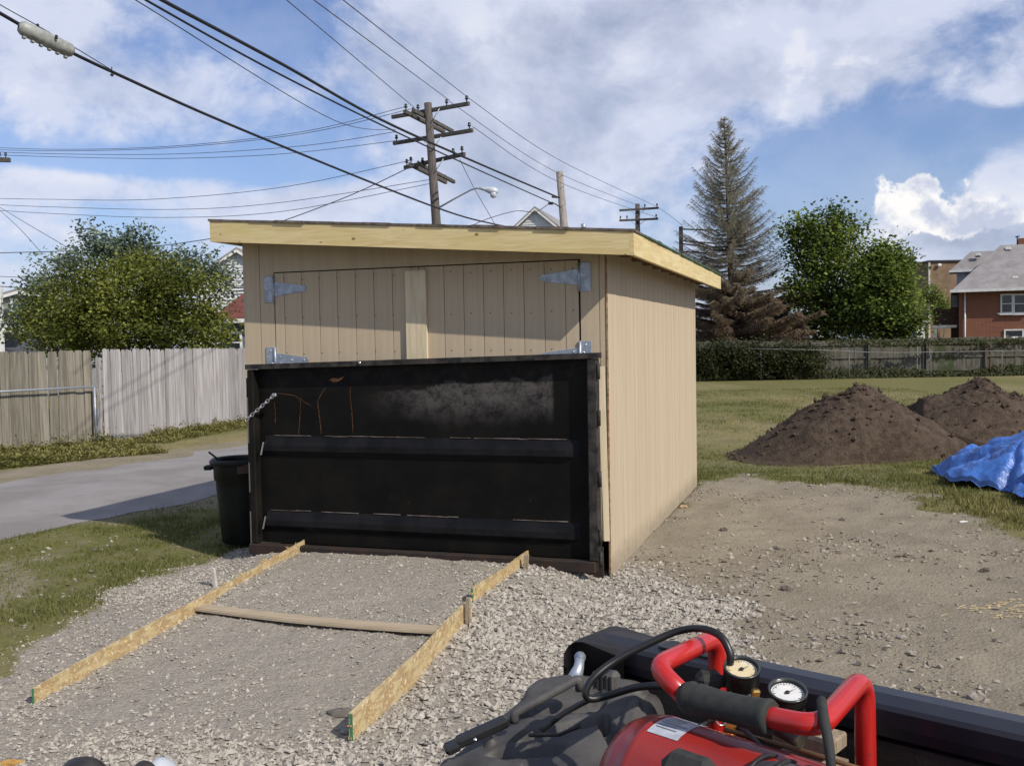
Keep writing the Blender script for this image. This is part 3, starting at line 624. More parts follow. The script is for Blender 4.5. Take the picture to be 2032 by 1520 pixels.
for a_, w_ in ((ga0+.035, .09), (ga1-.02, .07)):
    mb = MB(); mb.bbox(Sh(a_, gb+.04, (gz0+gt(a_)-.052)/2), (w_, .11, gt(a_)-.054-gz0), .008, A, B, Z); obj('side_post', mb, m_black if a_ > 1 else m_blackw, gate)
for z_, h_ in ((1.20, .17), (.44, .17)):
    mb = MB(); a0, a1 = ga0+.30, ga1-.12
    pr = [(gb+.088, z_+.09), (gb+.05, z_-.005), (gb+.05, z_-.06), (gb+.088, z_-.11)]
    L = [Sh(a0-.12, p, q) for p, q in (pr[0], (gb+.084, z_-.02), (gb+.084, z_-.07), pr[3])]; Lm = [Sh(a0, p, q) for p, q in pr]; Rm = [Sh(a1, p, q) for p, q in pr]
    mb.add(L+Lm+Rm, [(i_, i_+1, i_+5, i_+4) for i_ in range(3)]+[(i_+4, i_+5, i_+9, i_+8) for i_ in range(3)]+[(8, 9, 10, 11)])
    obj('rib', mb, mat('rib_paint%d' % int(z_*10), (.006, .006, .0065), (.011, .011, .012), scale=4, rough=.5, spec=.14), gate)
    mb = MB()                              # broken weld line along the top of the rib
    q = a0
    while q < a1-.05:
        l_ = R.uniform(.03, .3)
        if R.random() < .62: mb.box(Sh(q+l_/2, gb+.082, z_+.094+R.uniform(-.003, .003)), (l_, .008, R.uniform(.003, .007)), A, B, Z)
        q += l_
    obj('weld', mb, mat('weld_bead%d' % int(z_*10), (.11, .075, .05), (.25, .22, .20), scale=9, rough=.6, metal=.3), gate, kind='stuff')
mb = MB(); mb.bbox(Sh((ga0+ga1)/2+.03, gb+.02, gz0-.055), (ga1-ga0+.02, .10, .105), .01, A, B, Z); obj('bottom_rail', mb, m_rust, gate)
mb = MB(); mb.box(Sh(1.85, -.02, gz0-.045), (3.2, .1, .13), A, B, Z); mb.box(Sh(.25, -.1, .12), (.40, .04, .34), A, B, Z); obj('skid', mb, m_rust, gate)
mb = MB()                                  # skip body behind the gate, inside the shed
for aa in (ga0+.14, ga1-.14):
    mb.box(Sh(aa, 2.2, 1.05), (.02, 4.0, 1.5), A, B, Z)
mb.box(Sh(1.85, 2.2, .32), (3.2, 4.0, .04), A, B, Z); mb.box(Sh(1.85, 4.2, 1.05), (3.2, .03, 1.5), A, B, Z)
obj('body', mb, m_black, gate)
for z_ in (1.78, 1.12, .62):
    mb = MB(); mb.bbox(Sh(ga1+.015, gb+.04, z_), (.05, .08, .20), .008, A, B, Z); obj('hinge_lug', mb, m_black, gate)
for z_ in (1.92, 1.50, .95, .42, .22):
    mb = MB(); mb.tube([Sh(ga0-.025, gb-.005, z_-.07), Sh(ga0-.025, gb-.005, z_+.07)], .016, 8); obj('hinge_pin', mb, m_blackw, gate)
for px_, py_, l_ in ((514, 885, .1), (522, 1032, .1)):
    mb = MB(); mb.box(Sh(ga1-.145, gb-.02, 1.17 if py_ < 1000 else .42), (.014, .01, .13), A, B, Z+A*-.25); obj('weld', mb, m_steel, gate)
# rust marks
def onplane(x, y, b): 
    d = ray(x, y); k = ((C0+B*b-CAM)@B)/(d@B); return CAM+d*k
def strip(name, pts, wd, mt, parent, b):
    P2 = []
    for (x0, y0), (x1, y1) in zip(pts[:-1], pts[1:]): P2 += [(x0+(x1-x0)*k/5+R.uniform(-1, 1), y0+(y1-y0)*k/5) for k in range(5)]
    mb = MB(); q = [onplane(x, y, b) for x, y in P2]
    for i_ in range(len(q)-1):
        t = q[i_+1]-q[i_]; n = np.cross(t, B); n /= np.linalg.norm(n); w0, w1 = wd*R.uniform(.6, 1.3), wd*R.uniform(.4, 1.1)
        mb.add([q[i_]-n*w0, q[i_]+n*w0, q[i_+1]+n*w1, q[i_+1]-n*w1, ], [(0, 1, 2, 3)])
    return obj(name, mb, mt, parent)
for pts in ([(550, 780), (585, 785), (605, 798), (620, 807)], [(596, 790), (596, 815), (594, 840), (592, 868)], [(645, 770), (630, 797), (635, 830), (639, 868)], [(694, 768), (697, 800), (699, 835), (702, 868)], [(545, 800), (547, 850)]):
    strip('rust_streak', pts, .0015, m_rustl, gate, gb+.086)
mb = MB(); ring = [onplane(x, y, gb+.086) for x, y in ((653, 754), (660, 750), (672, 752), (684, 746), (678, 753), (668, 758), (660, 758))]; mb.poly(ring, -B*.002); obj('rust_patch', mb, m_rustl, gate)
for x, y, s_ in ((699, 1046, .013), (709, 1047, .008), (717, 1048, .010), (746, 1049, .007), (752, 1050, .008), (780, 1050, .010), (794, 1051, .011)):
    q = onplane(x, y, gb+.086); mb = MB(); mb.poly([q+A*s_*math.cos(t)*R.uniform(.6, 1.2)+Z*s_*math.sin(t)*R.uniform(.6, 1.3) for t in np.linspace(0, 5.5, 7)], -B*.002)
    obj('rust_patch', mb, mat('red_primer%d' % x, (.55, .10, .05), rough=.8), gate)
mb = MB(); mb.lathe(onplane(714, 720, gb-.02), [(.014, 0), (.014, .012), (.001, .014)], 10, axis=-B); obj('bolt', mb, m_steel, gate)
# chain
ch = root('chain', onplane(543, 785, gb-.02), 'short bright steel chain slanting across the top left corner of the black gate', 'chain')
p0 = onplane(543, 785, gb-.03); p1 = onplane(488, 834, gb-.03); nL = 11
for k in range(nL):
    t0 = p0+(p1-p0)*(k+.5)/nL; d = (p1-p0)/np.linalg.norm(p1-p0); s1 = np.cross(d, B); s1 /= np.linalg.norm(s1); s2 = B if k % 2 else s1
    if k % 2: s2 = B
    L2 = np.linalg.norm(p1-p0)/nL*.72; pts = [t0+d*L2*math.cos(t)+s2*.015*math.sin(t) for t in np.linspace(0, 2*math.pi, 11)]
    mb = MB(); mb.tube(pts, .0048, 6, caps=False); obj('link', mb, m_steel, ch)
mb = MB(); mb.bbox(p0+d*-.01, (.05, .03, .035), .008, A, B, Z); obj('hook', mb, m_steel, ch)

# post and tan strip between gate and side wall
pst = root('door_post', Sh(.1, -.15, .0), 'narrow tan door post with splintered edge between the black gate and the side wall', 'post')
mb = MB(); mb.boxv([Sh(.045, -.07, .34), Sh(.0, -.055, .34), Sh(.0, -.04, .34), Sh(.045, -.05, .34), Sh(.085, -.09, 1.96), Sh(.022, -.075, 1.96), Sh(.022, -.06, 1.96), Sh(.085, -.07, 1.96)]); obj('tan_strip', mb, m_primed, pst)
mb = MB(); mb.box(Sh(.16, -.10, 1.08), (.09, .10, 1.78), A, B, Z); obj('steel_post', mb, m_rust, pst)

# ------------------------------------------------------------------ OSB form boards, stakes, trim board
def gnd(x, y): return float(hgt(np.array([x]), np.array([y]))[0])
def formboard(name, p0, p1, h, th, seg, label, grp, breaks=()):
    r = root(name, (*((np.array(p0)+np.array(p1))/2)[:2], 0), label, 'form board', grp)
    p0 = np.array([*p0, 0.]); p1 = np.array([*p1, 0.]); d = (p1-p0); L = np.linalg.norm(d); d /= L; n = np.cross(d, Z)
    mb = MB(); vs = []; N = seg
    for i_ in range(N+1):
        t = i_/N; c = p0+d*L*t+n*.01*math.sin(t*7+p0[0]); z0 = gnd(c[0], c[1])-.04; z1 = gnd(p0[0], p0[1])*(1-t)+gnd(p1[0], p1[1])*t+h*(1-.15*t)+.004*math.sin(t*9)
        vs += [c-n*th/2+Z*z0, c+n*th/2+Z*z0, c+n*th/2+Z*z1, c-n*th/2+Z*z1]
    fs = []
    for i_ in range(N):
        o = i_*4; fs += [(o+k, o+(k+1) % 4, o+4+(k+1) % 4, o+4+k) for k in range(4)]
    fs += [(0, 3, 2, 1), (N*4, N*4+1, N*4+2, N*4+3)]
    mb.add(vs, fs); obj('osb_strip', mb, m_osb, r)
    mb = MB(); o = 0                            # green printed line and pale strand flecks, proud of the face
    q = p0+d*.004; mb.box(p0-d*.001+Z*(gnd(p0[0], p0[1])+h/2), (.002, th+.002, h*.96), d, n, Z); obj('green_edge', mb, m_osbe, r)
    mb = MB()
    for k in range(70):
        t = R.random(); c = p0+d*L*t+n*.01*math.sin(t*7+p0[0]); zz = gnd(c[0], c[1])+R.uniform(.01, h*.8)
        dd_ = (d*R.uniform(.5, 1)+Z*R.uniform(-.8, .8)); dd_ /= np.linalg.norm(dd_); e = np.cross(dd_, n)
        l_, w_ = R.uniform(.02, .06), R.uniform(.004, .009)
        for s_ in (1, -1): mb.add([c+n*s_*(th/2+.0015)+Z*zz+dd_*l_*u+e*w_*v for u, v in ((-1, -.6), (1, -1), (.8, 1), (-1, .7))], [(0, 1, 2, 3)])
    obj('strand', mb, mat('osb_fleck_'+name+str(len(MATS)), (.60, .46, .22), (.34, .2, .08), scale=60, rough=.8), r, kind='stuff')
    return r
GB = 'strips of oriented strand board set on edge as concrete forms'
L0 = G(66, 1388); L1 = G(622, 1090, .10)
formboard('form_board', L0[:2], L1[:2], .105, .014, 30, 'OSB strip on edge along the left side of the gravel', GB)
R0 = G(698, 1463); Rm_ = G(936, 1235, .03); Rn_ = G(938, 1214, .03); R1 = G(1066, 1108, .12)
formboard('form_board', R0[:2], Rm_[:2], .165, .014, 16, 'nearer OSB strip on the right, its cut end facing the camera', GB)
formboard('form_board', Rn_[:2], R1[:2], .115, .014, 14, 'farther OSB strip on the right running up to the black gate', GB)
def stake(px_, pyb, pyt, z0, wd, mt, label, tilt=(0, 0)):
    b_ = G(px_, pyb, z0); Yb = b_[1]; t_ = P(px_+tilt[0], pyt, Yb); mb = MB()
    ax_ = t_-b_; L = np.linalg.norm(ax_); ax_ /= L
    mb.bbox((b_+t_)/2-ax_*.05, (wd, wd*.75, L+.1), .003, np.array([.93, -.3, 0]), np.array([.3, .93, 0]), ax_)
    return obj('stake', mb, mt, None, origin=b_, label=label, cat='stake', group='wooden stakes holding the form boards')
stake(430, 1182, 1126, .03, .038, m_stakew, 'pale wooden stake beside the left form board', (-8, 0))
stake(929, 1250, 1185, .03, .036, m_stake, 'tallest grey stake where the two right form boards meet')
stake(1043, 1136, 1100, .10, .040, m_stake, 'short dark stake against the right form board near the gate', (2, 0))
q0 = G(380, 1213, .06); q1 = G(880, 1262, .05)
mb = MB(); d = q1-q0; L = np.linalg.norm(d); d /= L; n = np.cross(Z, d); n /= np.linalg.norm(n)
N = 14
tb = root('trim_board', (q0+q1)/2, 'long tan trim board laid across the gravel between the form boards', 'board')
def bowed(o0, o1, z0, z1):
    vs = []
    for i_ in range(N+1):
        t = i_/N; c = q0+d*L*t+n*(-.07*math.sin(math.pi*t)-.0); c = np.array([c[0], c[1], np.interp(t, [0, 1], [gnd(q0[0], q0[1]), gnd(q1[0], q1[1])])+.03])
        vs += [c+n*o0+Z*z0, c+n*o1+Z*z0, c+n*o1+Z*z1, c+n*o0+Z*z1]
    fs = [(i_*4+k, i_*4+(k+1) % 4, i_*4+4+(k+1) % 4, i_*4+4+k) for i_ in range(N) for k in range(4)]+[(0, 3, 2, 1), (N*4, N*4+1, N*4+2, N*4+3)]
    m_ = MB(); m_.add(vs, fs); return m_
obj('board_face', bowed(.018, .14, 0, .018), m_trim, tb); obj('board_lip', bowed(0, .016, -.006, .013), m_trim, tb)
mb = MB(); s0 = G(850, 1240, .05); s1 = G(893, 1214, .07); dd_ = s1-s0; L_ = np.linalg.norm(dd_); dd_ /= L_; nn = np.cross(Z, dd_)
mb.bbox((s0+s1)/2+Z*.0, (L_, .05, .02), .003, dd_, nn/np.linalg.norm(nn), Z); obj('wood_scrap', mb, m_stake, None, origin=s0, label='short grey wood scrap leaning at the right end of the trim board', cat='wood scrap')

def rock(px_, py_, sx_, sy, sz, label, mt=m_rock, seed=1, cat='rock', name='rock'):
    r_ = random.Random(seed); c = G(px_, py_); c[2] = gnd(c[0], c[1])+sz*.45; mb = MB(); n = 9; vs = []; fs = []
    for i_ in range(6):
        ph = math.pi*i_/5
        for k in range(n):
            a_ = 2*math.pi*k/n; rr = 1+.22*(r_.random()-.5)*2
            vs.append(c+np.array([sx_*math.sin(ph)*math.cos(a_), sy*math.sin(ph)*math.sin(a_), sz*math.cos(ph)])*rr)
    for i_ in range(5):
        for k in range(n): fs.append((i_*n+k, i_*n+(k+1) % n, (i_+1)*n+(k+1) % n, (i_+1)*n+k))
    mb.add(vs, fs); return obj(name, mb, mt, None, origin=c, label=label, cat=cat)
rock(1938, 1378, .055, .04, .032, 'pale angular rock alone on the dirt beyond the truck rail', seed=3)
rock(675, 1410, .085, .05, .028, 'dark flat stone just left of the near OSB strip', mt=mat('dark_stone', (.13, .115, .10), rough=.9), seed=5)
rock(1912, 1033, .05, .03, .012, 'small white scrap of paper on the dirt near the blue tarp', mt=m_white, seed=6, cat='litter', name='litter')
rock(1357, 1003, .05, .035, .03, 'small tan stone at the foot of the side wall', mt=mat('tan_stone', (.45, .33, .20), rough=.9), seed=8)
rock(24, 1508, .07, .03, .02, 'dry orange leaf on the gravel in the bottom left corner', mt=mat('dry_leaf', (.42, .24, .06), rough=.8), seed=9, cat='leaf', name='leaf')
for k, (x, y, s_) in enumerate(((1725, 1232, .03), (1618, 1275, .045), (1790, 1262, .04), (1810, 1292, .04), (1436, 1048, .05), (1670, 1027, .04), (1540, 1090, .045), (1560, 1165, .05), (1955, 1125, .05))):
    rock(x, y, s_, s_*.7, s_*.5, ['grey stone right of the loose gravel', 'squarish grey stone in the scatter past the truck rail', 'flat stone among pebbles on the dirt', 'largest stone of the pebble cluster right of centre', 'dark clod near the foot of the side wall', 'lone dark clod in the middle of the dirt', 'dark lump on the dirt above the loose gravel', 'upper stone of the scattered row right of the shed', 'small stone on the dirt below the blue tarp'][k], mt=m_rock if k < 4 else mat('clod%d' % k, (.12, .10, .08), rough=1), seed=20+k)
# splintered straw coloured wood chips on the dirt at the right
mb = MB()
for k in range(60):
    c = G(R.gauss(1990, 45), R.gauss(1203, 12)); c[2] = gnd(c[0], c[1])+.008; a_ = R.gauss(.25, .5); u = np.array([math.cos(a_), math.sin(a_), R.uniform(-.1, .1)]); v = np.array([-math.sin(a_), math.cos(a_), 0])
    mb.box(c, (R.uniform(.02, .09), R.uniform(.004, .01), .004), u, v, Z)
obj('wood_chips', mb, mat('splinter', (.55, .44, .26), (.4, .3, .16), scale=30, rough=.9), kind='stuff', label='pale splinters of wood trodden into the dirt at the right')

# ------------------------------------------------------------------ dirt piles and tarp
def pile(cx, cy, rx, ry, h, label, seed, px_=1.35):
    n = 70; V_ = []; ta = np.linspace(0, 2*np.pi, 140, endpoint=False); rs = np.linspace(0, 1, n)
    T, Rr = np.meshgrid(ta, rs); wob = 1+.13*np.sin(2*T+seed)+.08*np.sin(3*T+seed*2)+.05*np.sin(5*T+seed*.7)
    x = cx+rx*Rr*np.cos(T)*wob; y = cy+ry*Rr*np.sin(T)*wob
    sk = np.hypot((x-cx-.22*rx*math.cos(seed))/rx, (y-cy)/ry); prof = np.clip(1-np.maximum(sk, Rr**3)*.97-.0, 0, 1)*sst(1.0-Rr, 0, .05); z = h*(np.tanh(prof*1.9)/np.tanh(1.9))*(.55+.45*prof)
    z = z*(1+.55*fbm(x*.9+seed, y*.9, 3))+prof**.5*(fbm(x*3+seed, y*3, 4)*.20+fbm(x*11, y*11, 3)*.08*sst(fbm(x*1.3, y*1.3+seed, 2), -.2, .15))
    z = z-.03*(Rr > .97)
    V_ = np.stack([x.ravel(), y.ravel(), z.ravel()], 1)
    i = np.arange(n*140).reshape(n, 140); j = np.roll(i, -1, 1)
    F_ = np.stack([i[:-1].ravel(), i[1:].ravel(), j[1:].ravel(), j[:-1].ravel()], 1)
    r = root('dirt_pile', (cx, cy, 0), label, 'dirt pile', 'heaps of dark topsoil on the grass')
    mesh_np('heap', V_, F_, m_soil, parent=r, smooth=True)
    r_ = np.random.RandomState(seed); m = 1300; k = r_.randint(0, len(V_), m); c = V_[k]+r_.randn(m, 3)*.02
    s_ = .010+.055*r_.rand(m)**5; base = np.array([[1, 0, 0], [0, 1, 0], [-1, 0, 0], [0, -1, 0], [0, 0, 1], [0, 0, -1]], float)
    v = (base[None]*(.7+.6*r_.rand(m, 6, 3))+r_.randn(m, 6, 3)*.15)*s_[:, None, None]+c[:, None]
    f = np.array([[0, 1, 4], [1, 2, 4], [2, 3, 4], [3, 0, 4], [1, 0, 5], [2, 1, 5], [3, 2, 5], [0, 3, 5]])
    mesh_np('clods', v.reshape(-1, 3), (f[None]+(np.arange(m)*6)[:, None, None]).reshape(-1, 3), m_soil, parent=r, kind='stuff')
pile(6.15, 18.6, 2.15, 1.7, 1.26, 'nearer pointed heap of dark topsoil between the shed and the blue tarp', 1)
pile(9.75, 20.1, 2.3, 1.9, 1.30, 'rounder heap of dark topsoil behind the blue tarp', 4)
# tarp: a wrinkled sheet over a low heap
def tarp():
    n, m = 240, 420; cx, cy = 9.35, 13.9; rx, ry = 3.05, 3.0
    ta = np.linspace(0, 2*np.pi, m, endpoint=False); rs = np.linspace(0, 1, n)**.8; T, Rr = np.meshgrid(ta, rs)
    wob = 1-.13*np.cos(4*T)+.05*np.sin(7*T)+.04*np.sin(13*T+1)
    x = cx+rx*Rr*np.cos(T)*wob; y = cy+ry*Rr*np.sin(T)*wob
    z = 1.12*(1-Rr**1.7)*(1+.15*fbm(x*.8, y*.8, 2))
    # drape folds running down to the edge, crumples
    fold = np.abs(np.sin(T*9+2.2*fbm(x*1.2, y*1.2, 3)*6))
    z += Rr**1.5*(.10*fold-.03)*(Rr < .995)
    rid = 1-np.abs(fbm(x*1.6+5, y*1.6, 3))*5; z += .075*np.maximum(rid, -.6)*sst(Rr, .3, .8)
    rid2 = 1-np.abs(fbm(x*3.6+9, y*3.6+2, 3))*6; z += .030*np.maximum(rid2, -.8)*sst(Rr, .2, .8); rid3 = 1-np.abs(fbm(x*8+3, y*8+1, 2))*7; z += .006*np.maximum(rid3, -1)
    z = np.maximum(z, hgt(x, y)+.02)
    V_ = np.stack([x.ravel(), y.ravel(), z.ravel()], 1); i = np.arange(n*m).reshape(n, m); j = np.roll(i, -1, 1)
    F_ = np.stack([i[:-1].ravel(), i[1:].ravel(), j[1:].ravel(), j[:-1].ravel()], 1)
    o = mesh_np('tarp', V_, F_, m_tarp, smooth=False, label='crumpled blue plastic tarp draped over a low heap at the right edge', cat='tarp')
tarp()

# ------------------------------------------------------------------ trash can
cc = np.array([-3.07, 11.15, 0]); cc[2] = 0
can = root('trash_can', cc, 'open black plastic trash can standing left of the black gate in shade', 'trash can')
mb = MB(); mb.lathe(cc, [(.0, .01), (.20, .01), (.215, .03), (.245, .45), (.262, .62), (.262, .70), (.285, .73), (.29, .90), (.29, .93)], 28); mb.lathe(cc, [(.27, .93), (.26, .7), (.2, .05), (0, .04)], 28); obj('body', mb, m_can, can)
mb = MB(); mb.lathe(cc, [(.285, .89), (.325, .895), (.33, .93), (.30, .955), (.27, .935), (.27, .90)], 28); obj('rim', mb, m_can, can)
for s_ in (-1, 1):
    mb = MB(); mb.bbox(cc+np.array([s_*.345, 0, .85]), (.09, .14, .05), .012); obj('handle', mb, m_can, can)
mb = MB(); mb.tube([cc+np.array([-.33, -.05, 1.03]), cc+np.array([-.1, .02, .82])], .012, 6); obj('stick', mb, m_can, None, origin=cc+Z*.9, label='dark stick poking out of the trash can', cat='stick')
mb = MB(); mb.bbox(cc+np.array([.13, -.29, .86]), (.16, .02, .10), .004, np.array([.97, .2, 0]), np.array([-.2, .97, 0]), Z); obj('brown_label', mb, mat('brown_tag', (.07, .045, .03), rough=.8), can)

# ------------------------------------------------------------------ fences on the left
K = np.array([-9.47, 23.1, 0]); KR = np.array([-7.75, 29.6, 0]); KL0 = np.array([-9.62, 23.35, 0]); KL1 = np.array([-12.6, 19.9, 0])
def picket_mesh(w_, h, mt, name='picket'):
    mb = MB(); t = .018
    ring = [(-w_/2, 0), (w_/2, 0), (w_/2, h-.03), (w_/2-.03, h), (-w_/2+.03, h), (-w_/2, h-.03)]
    mb.poly([np.array([x, 0, z]) for x, z in ring][::-1], (0, t, 0)); me = bpy.data.meshes.new(name)
    me.from_pydata(mb.v, [], mb.f); me.materials.append(mt); return me
def fence(name, p0, p1, w_, h0, h1, mt, label, seed, rail_front=False):
    r_ = random.Random(seed); fr = root(name, p0, label, 'fence'); d = p1-p0; L = np.linalg.norm(d); d /= L; ang = math.atan2(d[1], d[0])
    me = picket_mesh(w_, 1.0, mt); n = int(L/(w_+.008))
    for k in range(n):
        o = bpy.data.objects.new('picket', me); COL.objects.link(o); o.parent = fr
        t = (k+.5)*(w_+.008); c = d*t
        o.location = (c[0], c[1], .03); o.rotation_euler = (r_.gauss(0, .006), r_.gauss(0, .007), ang+r_.gauss(0, .025))
        hh = (h0+(h1-h0)*t/L)+r_.gauss(0, .012); o.scale = (1, 1, hh)
    nn = np.array([-d[1], d[0], 0])
    for z_ in (.45, 1.1, 1.8):
        mb = MB(); mb.box(p0+d*L/2+nn*.045+Z*z_, (L, .04, .09), d, nn, Z); obj('rail', mb, mt, fr)
    for k in range(int(L/2.4)+1):
        mb = MB(); mb.box(p0+d*min(k*2.4, L-.05)+nn*.11+Z*1.0, (.09, .09, 2.0), d, nn, Z); obj('post', mb, mt, fr)
    return fr
fence('picket_fence', K, KR, .135, 2.16, 2.12, m_picket, 'pale grey weathered picket fence running along the alley to the shed', 3)
fence('picket_fence', KL1, KL0, .20, 2.13, 2.13, m_picketd, 'darker mossy board fence at the left edge of the photo', 5)
# pipe rail in front of the left part
pr = root('pipe_rail', KL1, 'thin galvanised pipe rail in front of the dark board fence', 'rail')
dL = (KL1-KL0)/np.linalg.norm(KL1-KL0); nL_ = np.array([dL[1], -dL[0], 0])
if nL_[1] > 0: nL_ = -nL_
mb = MB(); mb.tube([KL0+nL_*.16+Z*1.33, KL0+dL*2.2+nL_*.16+Z*1.32, KL0+dL*4.5+nL_*.16+Z*1.30], .022, 8); obj('pipe', mb, m_galv, pr)
for t_ in (.25, 2.6):
    mb = MB(); mb.tube([KL0+dL*t_+nL_*.17, KL0+dL*t_+nL_*.17+Z*1.32], .025, 8); obj('pipe_post', mb, m_galv, pr)

# weeds at the fence foot
def weeds(name, path, width, n, hmax, seed, label, mt=None, lw=.02):
    r_ = np.random.RandomState(seed); path = [np.array(p, float) for p in path]; seg = r_.randint(0, len(path)-1, n); t = r_.rand(n)
    p = np.array([path[s]+(path[s+1]-path[s])*u for s, u in zip(seg, t)])[:, :2]
    dr = np.array([path[s+1]-path[s] for s in seg])[:, :2]; dr /= np.linalg.norm(dr, axis=1)[:, None]; nr = np.stack([dr[:, 1], -dr[:, 0]], 1)
    o = r_.rand(n)**1.2*width; p = p+nr*o[:, None]+r_.randn(n, 2)*.05
    hh = hmax*(1-o/width*.75)*(.08+1.5*np.clip(fbm(p[:, 0]*1.7, p[:, 1]*1.7, 3)+.12, 0, 1)+.5*(r_.rand(n) < .04)); kp = r_.rand(n) < sst(fbm(p[:, 0]*2.3+7, p[:, 1]*2.3, 3), -.32, .05)+.15; p = p[kp]; hh = hh[kp]; o = o[kp]; n = len(p)
    z0 = hh*r_.rand(n)**1.3; a = r_.rand(n)*6.28; l = .05+.09*r_.rand(n); tl = r_.rand(n)*1.2-.3
    dx = np.cos(a)*np.cos(tl)*l; dy = np.sin(a)*np.cos(tl)*l; dz = np.sin(tl)*l; wx = -np.sin(a)*lw; wy = np.cos(a)*lw
    c = np.stack([p[:, 0], p[:, 1], z0], 1)
    V_ = np.stack([c, c+np.stack([dx/2+wx, dy/2+wy, dz/2+.01], 1), c+np.stack([dx, dy, dz], 1), c+np.stack([dx/2-wx, dy/2-wy, dz/2+.01], 1)], 1).reshape(-1, 3)
    tone = np.clip(r_.rand(n)*.5+.9*(fbm(p[:, 0]*.9, p[:, 1]*.9, 3)+.3), 0, 1)
    return mesh_np(name, V_, np.arange(4*n).reshape(-1, 4), mt or m_weed, attrs={'tone': np.repeat(tone, 4)}, kind='stuff', label=label)
weeds('weeds', [KL1-dL*-1.5, K+np.array([.05, -.05, 0])], 3.0, 34000, .55, 31, 'yellow green weeds along the foot of the mossy fence')
weeds('weeds', [K+np.array([.2, .2, 0]), KR+np.array([.3, 2, 0])], 1.3, 9000, .42, 32, 'yellow green weeds along the foot of the pale picket fence')

# ------------------------------------------------------------------ trees
def tree(name, base, h, blobs, nleaf, lsize, mt, label, cat='tree', grp=None, trunk_r=.15, seed=1, kinds=None, shell=.55, nbr=3, droop=0, extra_twigs=0):
    r_ = np.random.RandomState(seed); rr = random.Random(seed); base = np.array(base, float); r = root(name, base, label, cat, grp)
    mb = MB(); topc = max(blobs, key=lambda b: b[2]); tt = np.array(topc[:3])
    fork = base+np.array([0, 0, h*.28]); mb.tube([base-Z*.1, base+Z*h*.12+np.array([.03, 0, 0]), fork, fork*.45+tt*.55+np.array([.1, .05, 0])], [trunk_r, trunk_r*.85, trunk_r*.65, trunk_r*.25], 8)
    for b in blobs:
        c = np.array(b[:3]); mid = fork*.5+c*.5+np.array([rr.uniform(-.2, .2), rr.uniform(-.2, .2), -.15]); mb.tube([fork-Z*.1, mid, c], [trunk_r*.35, trunk_r*.2, trunk_r*.07], 6)
        for k in range(nbr):
            v = r_.randn(3); v[2] = abs(v[2])*.8; v /= np.linalg.norm(v); mb.tube([mid*.4+c*.6, c+v*np.array(b[3:6])*.5, c+v*np.array(b[3:6])*1.0], [trunk_r*.12, trunk_r*.06, trunk_r*.02], 5)
    obj('trunk', mb, m_bark, r)
    vol = np.array([b[3]*b[4]*b[5] for b in blobs])**.72; cnt = (nleaf*vol/vol.sum()).astype(int); P_ = []; T_ = []
    for b, n in zip(blobs, cnt):
        # sprays: clump centres near the shell, leaves gathered round them
        nc = max(8, n//55); v = r_.randn(nc, 3); v /= np.linalg.norm(v, axis=1)[:, None]; rad = shell+(1.12-shell)*r_.rand(nc)**.7
        rad *= 1+.09*r_.randn(nc)*(rad > .85); ctr = np.array(b[:3])+v*rad[:, None]*np.array(b[3:6]); k = r_.randint(0, nc, n)
        q = ctr[k]+r_.randn(n, 3)*np.array([1, 1, .75])*lsize*2.0; P_.append(q); T_.append(np.clip(.42+.26*r_.randn(nc)[k]+.12*r_.randn(n)+.25*(rad[k]-.9)+1.1*fbm(ctr[k][:, 0]*.8+seed, ctr[k][:, 2]*.8, 3), 0, 1))
    p = np.concatenate(P_); tone = np.concatenate(T_); n = len(p); p[:, 2] = np.maximum(p[:, 2], base[2]+.15)
    a = r_.rand(n)*6.28; l = lsize*(.6+.7*r_.rand(n)); tl = r_.randn(n)*.55-droop
    d1 = np.stack([np.cos(a)*np.cos(tl), np.sin(a)*np.cos(tl), np.sin(tl)], 1)*l[:, None]; s1 = np.stack([-np.sin(a), np.cos(a), .6*r_.randn(n)], 1); s1 /= np.linalg.norm(s1, axis=1)[:, None]; s1 *= (l*.42)[:, None]
    V_ = np.stack([p, p+d1*.45+s1, p+d1, p+d1*.45-s1], 1).reshape(-1, 3)
    at = {'tone': np.repeat(tone, 4)}
    if kinds is not None: at['kind2'] = np.repeat(kinds(p, r_), 4)
    mesh_np('crown', V_, np.arange(4*n).reshape(-1, 4), mt, parent=r, attrs=at)
    return r
def BL(px_, py_, Yd, rx, rz_, ry=None):          # crown lobe from its place at distance Yd; radii in metres
    c = P(px_, py_, Yd); return (c[0], c[1], c[2], rx, ry or rx, rz_)
m_lf1 = leafmat('yellowish_leaf', (.06, .08, .013), (.28, .30, .06), trans=.42); m_lf2 = leafmat('pale_leaf', (.12, .16, .11), (.28, .34, .24))
m_lf3 = leafmat('deep_green_leaf', (.045, .075, .014), (.26, .33, .07), trans=.45); m_lf4 = leafmat('dark_leaf', (.035, .042, .016), (.08, .085, .03))  # second colour: dark leaves of the hedge and far fence growth
s1 = 30/1980.
tree('leafy_tree', P(270, 700, 30)*np.array([1, 1, 0]), 5, [BL(270, 590, 30, 1.8, 1.1), BL(160, 615, 30, 1.4, .95), BL(355, 605, 30, 1.2, 1.1), BL(220, 650, 29.5, 2.0, .9), BL(360, 660, 29.7, 1.5, .7), BL(110, 660, 29.8, 1.2, .55), BL(300, 555, 30, 1.0, .7), BL(400, 650, 29.7, .6, .5), BL(200, 560, 30, .9, .6)],
     42000, .105, m_lf1, 'broad yellow green tree with dense crown behind the picket fence', seed=2, trunk_r=.13, grp='trees beyond the fences')
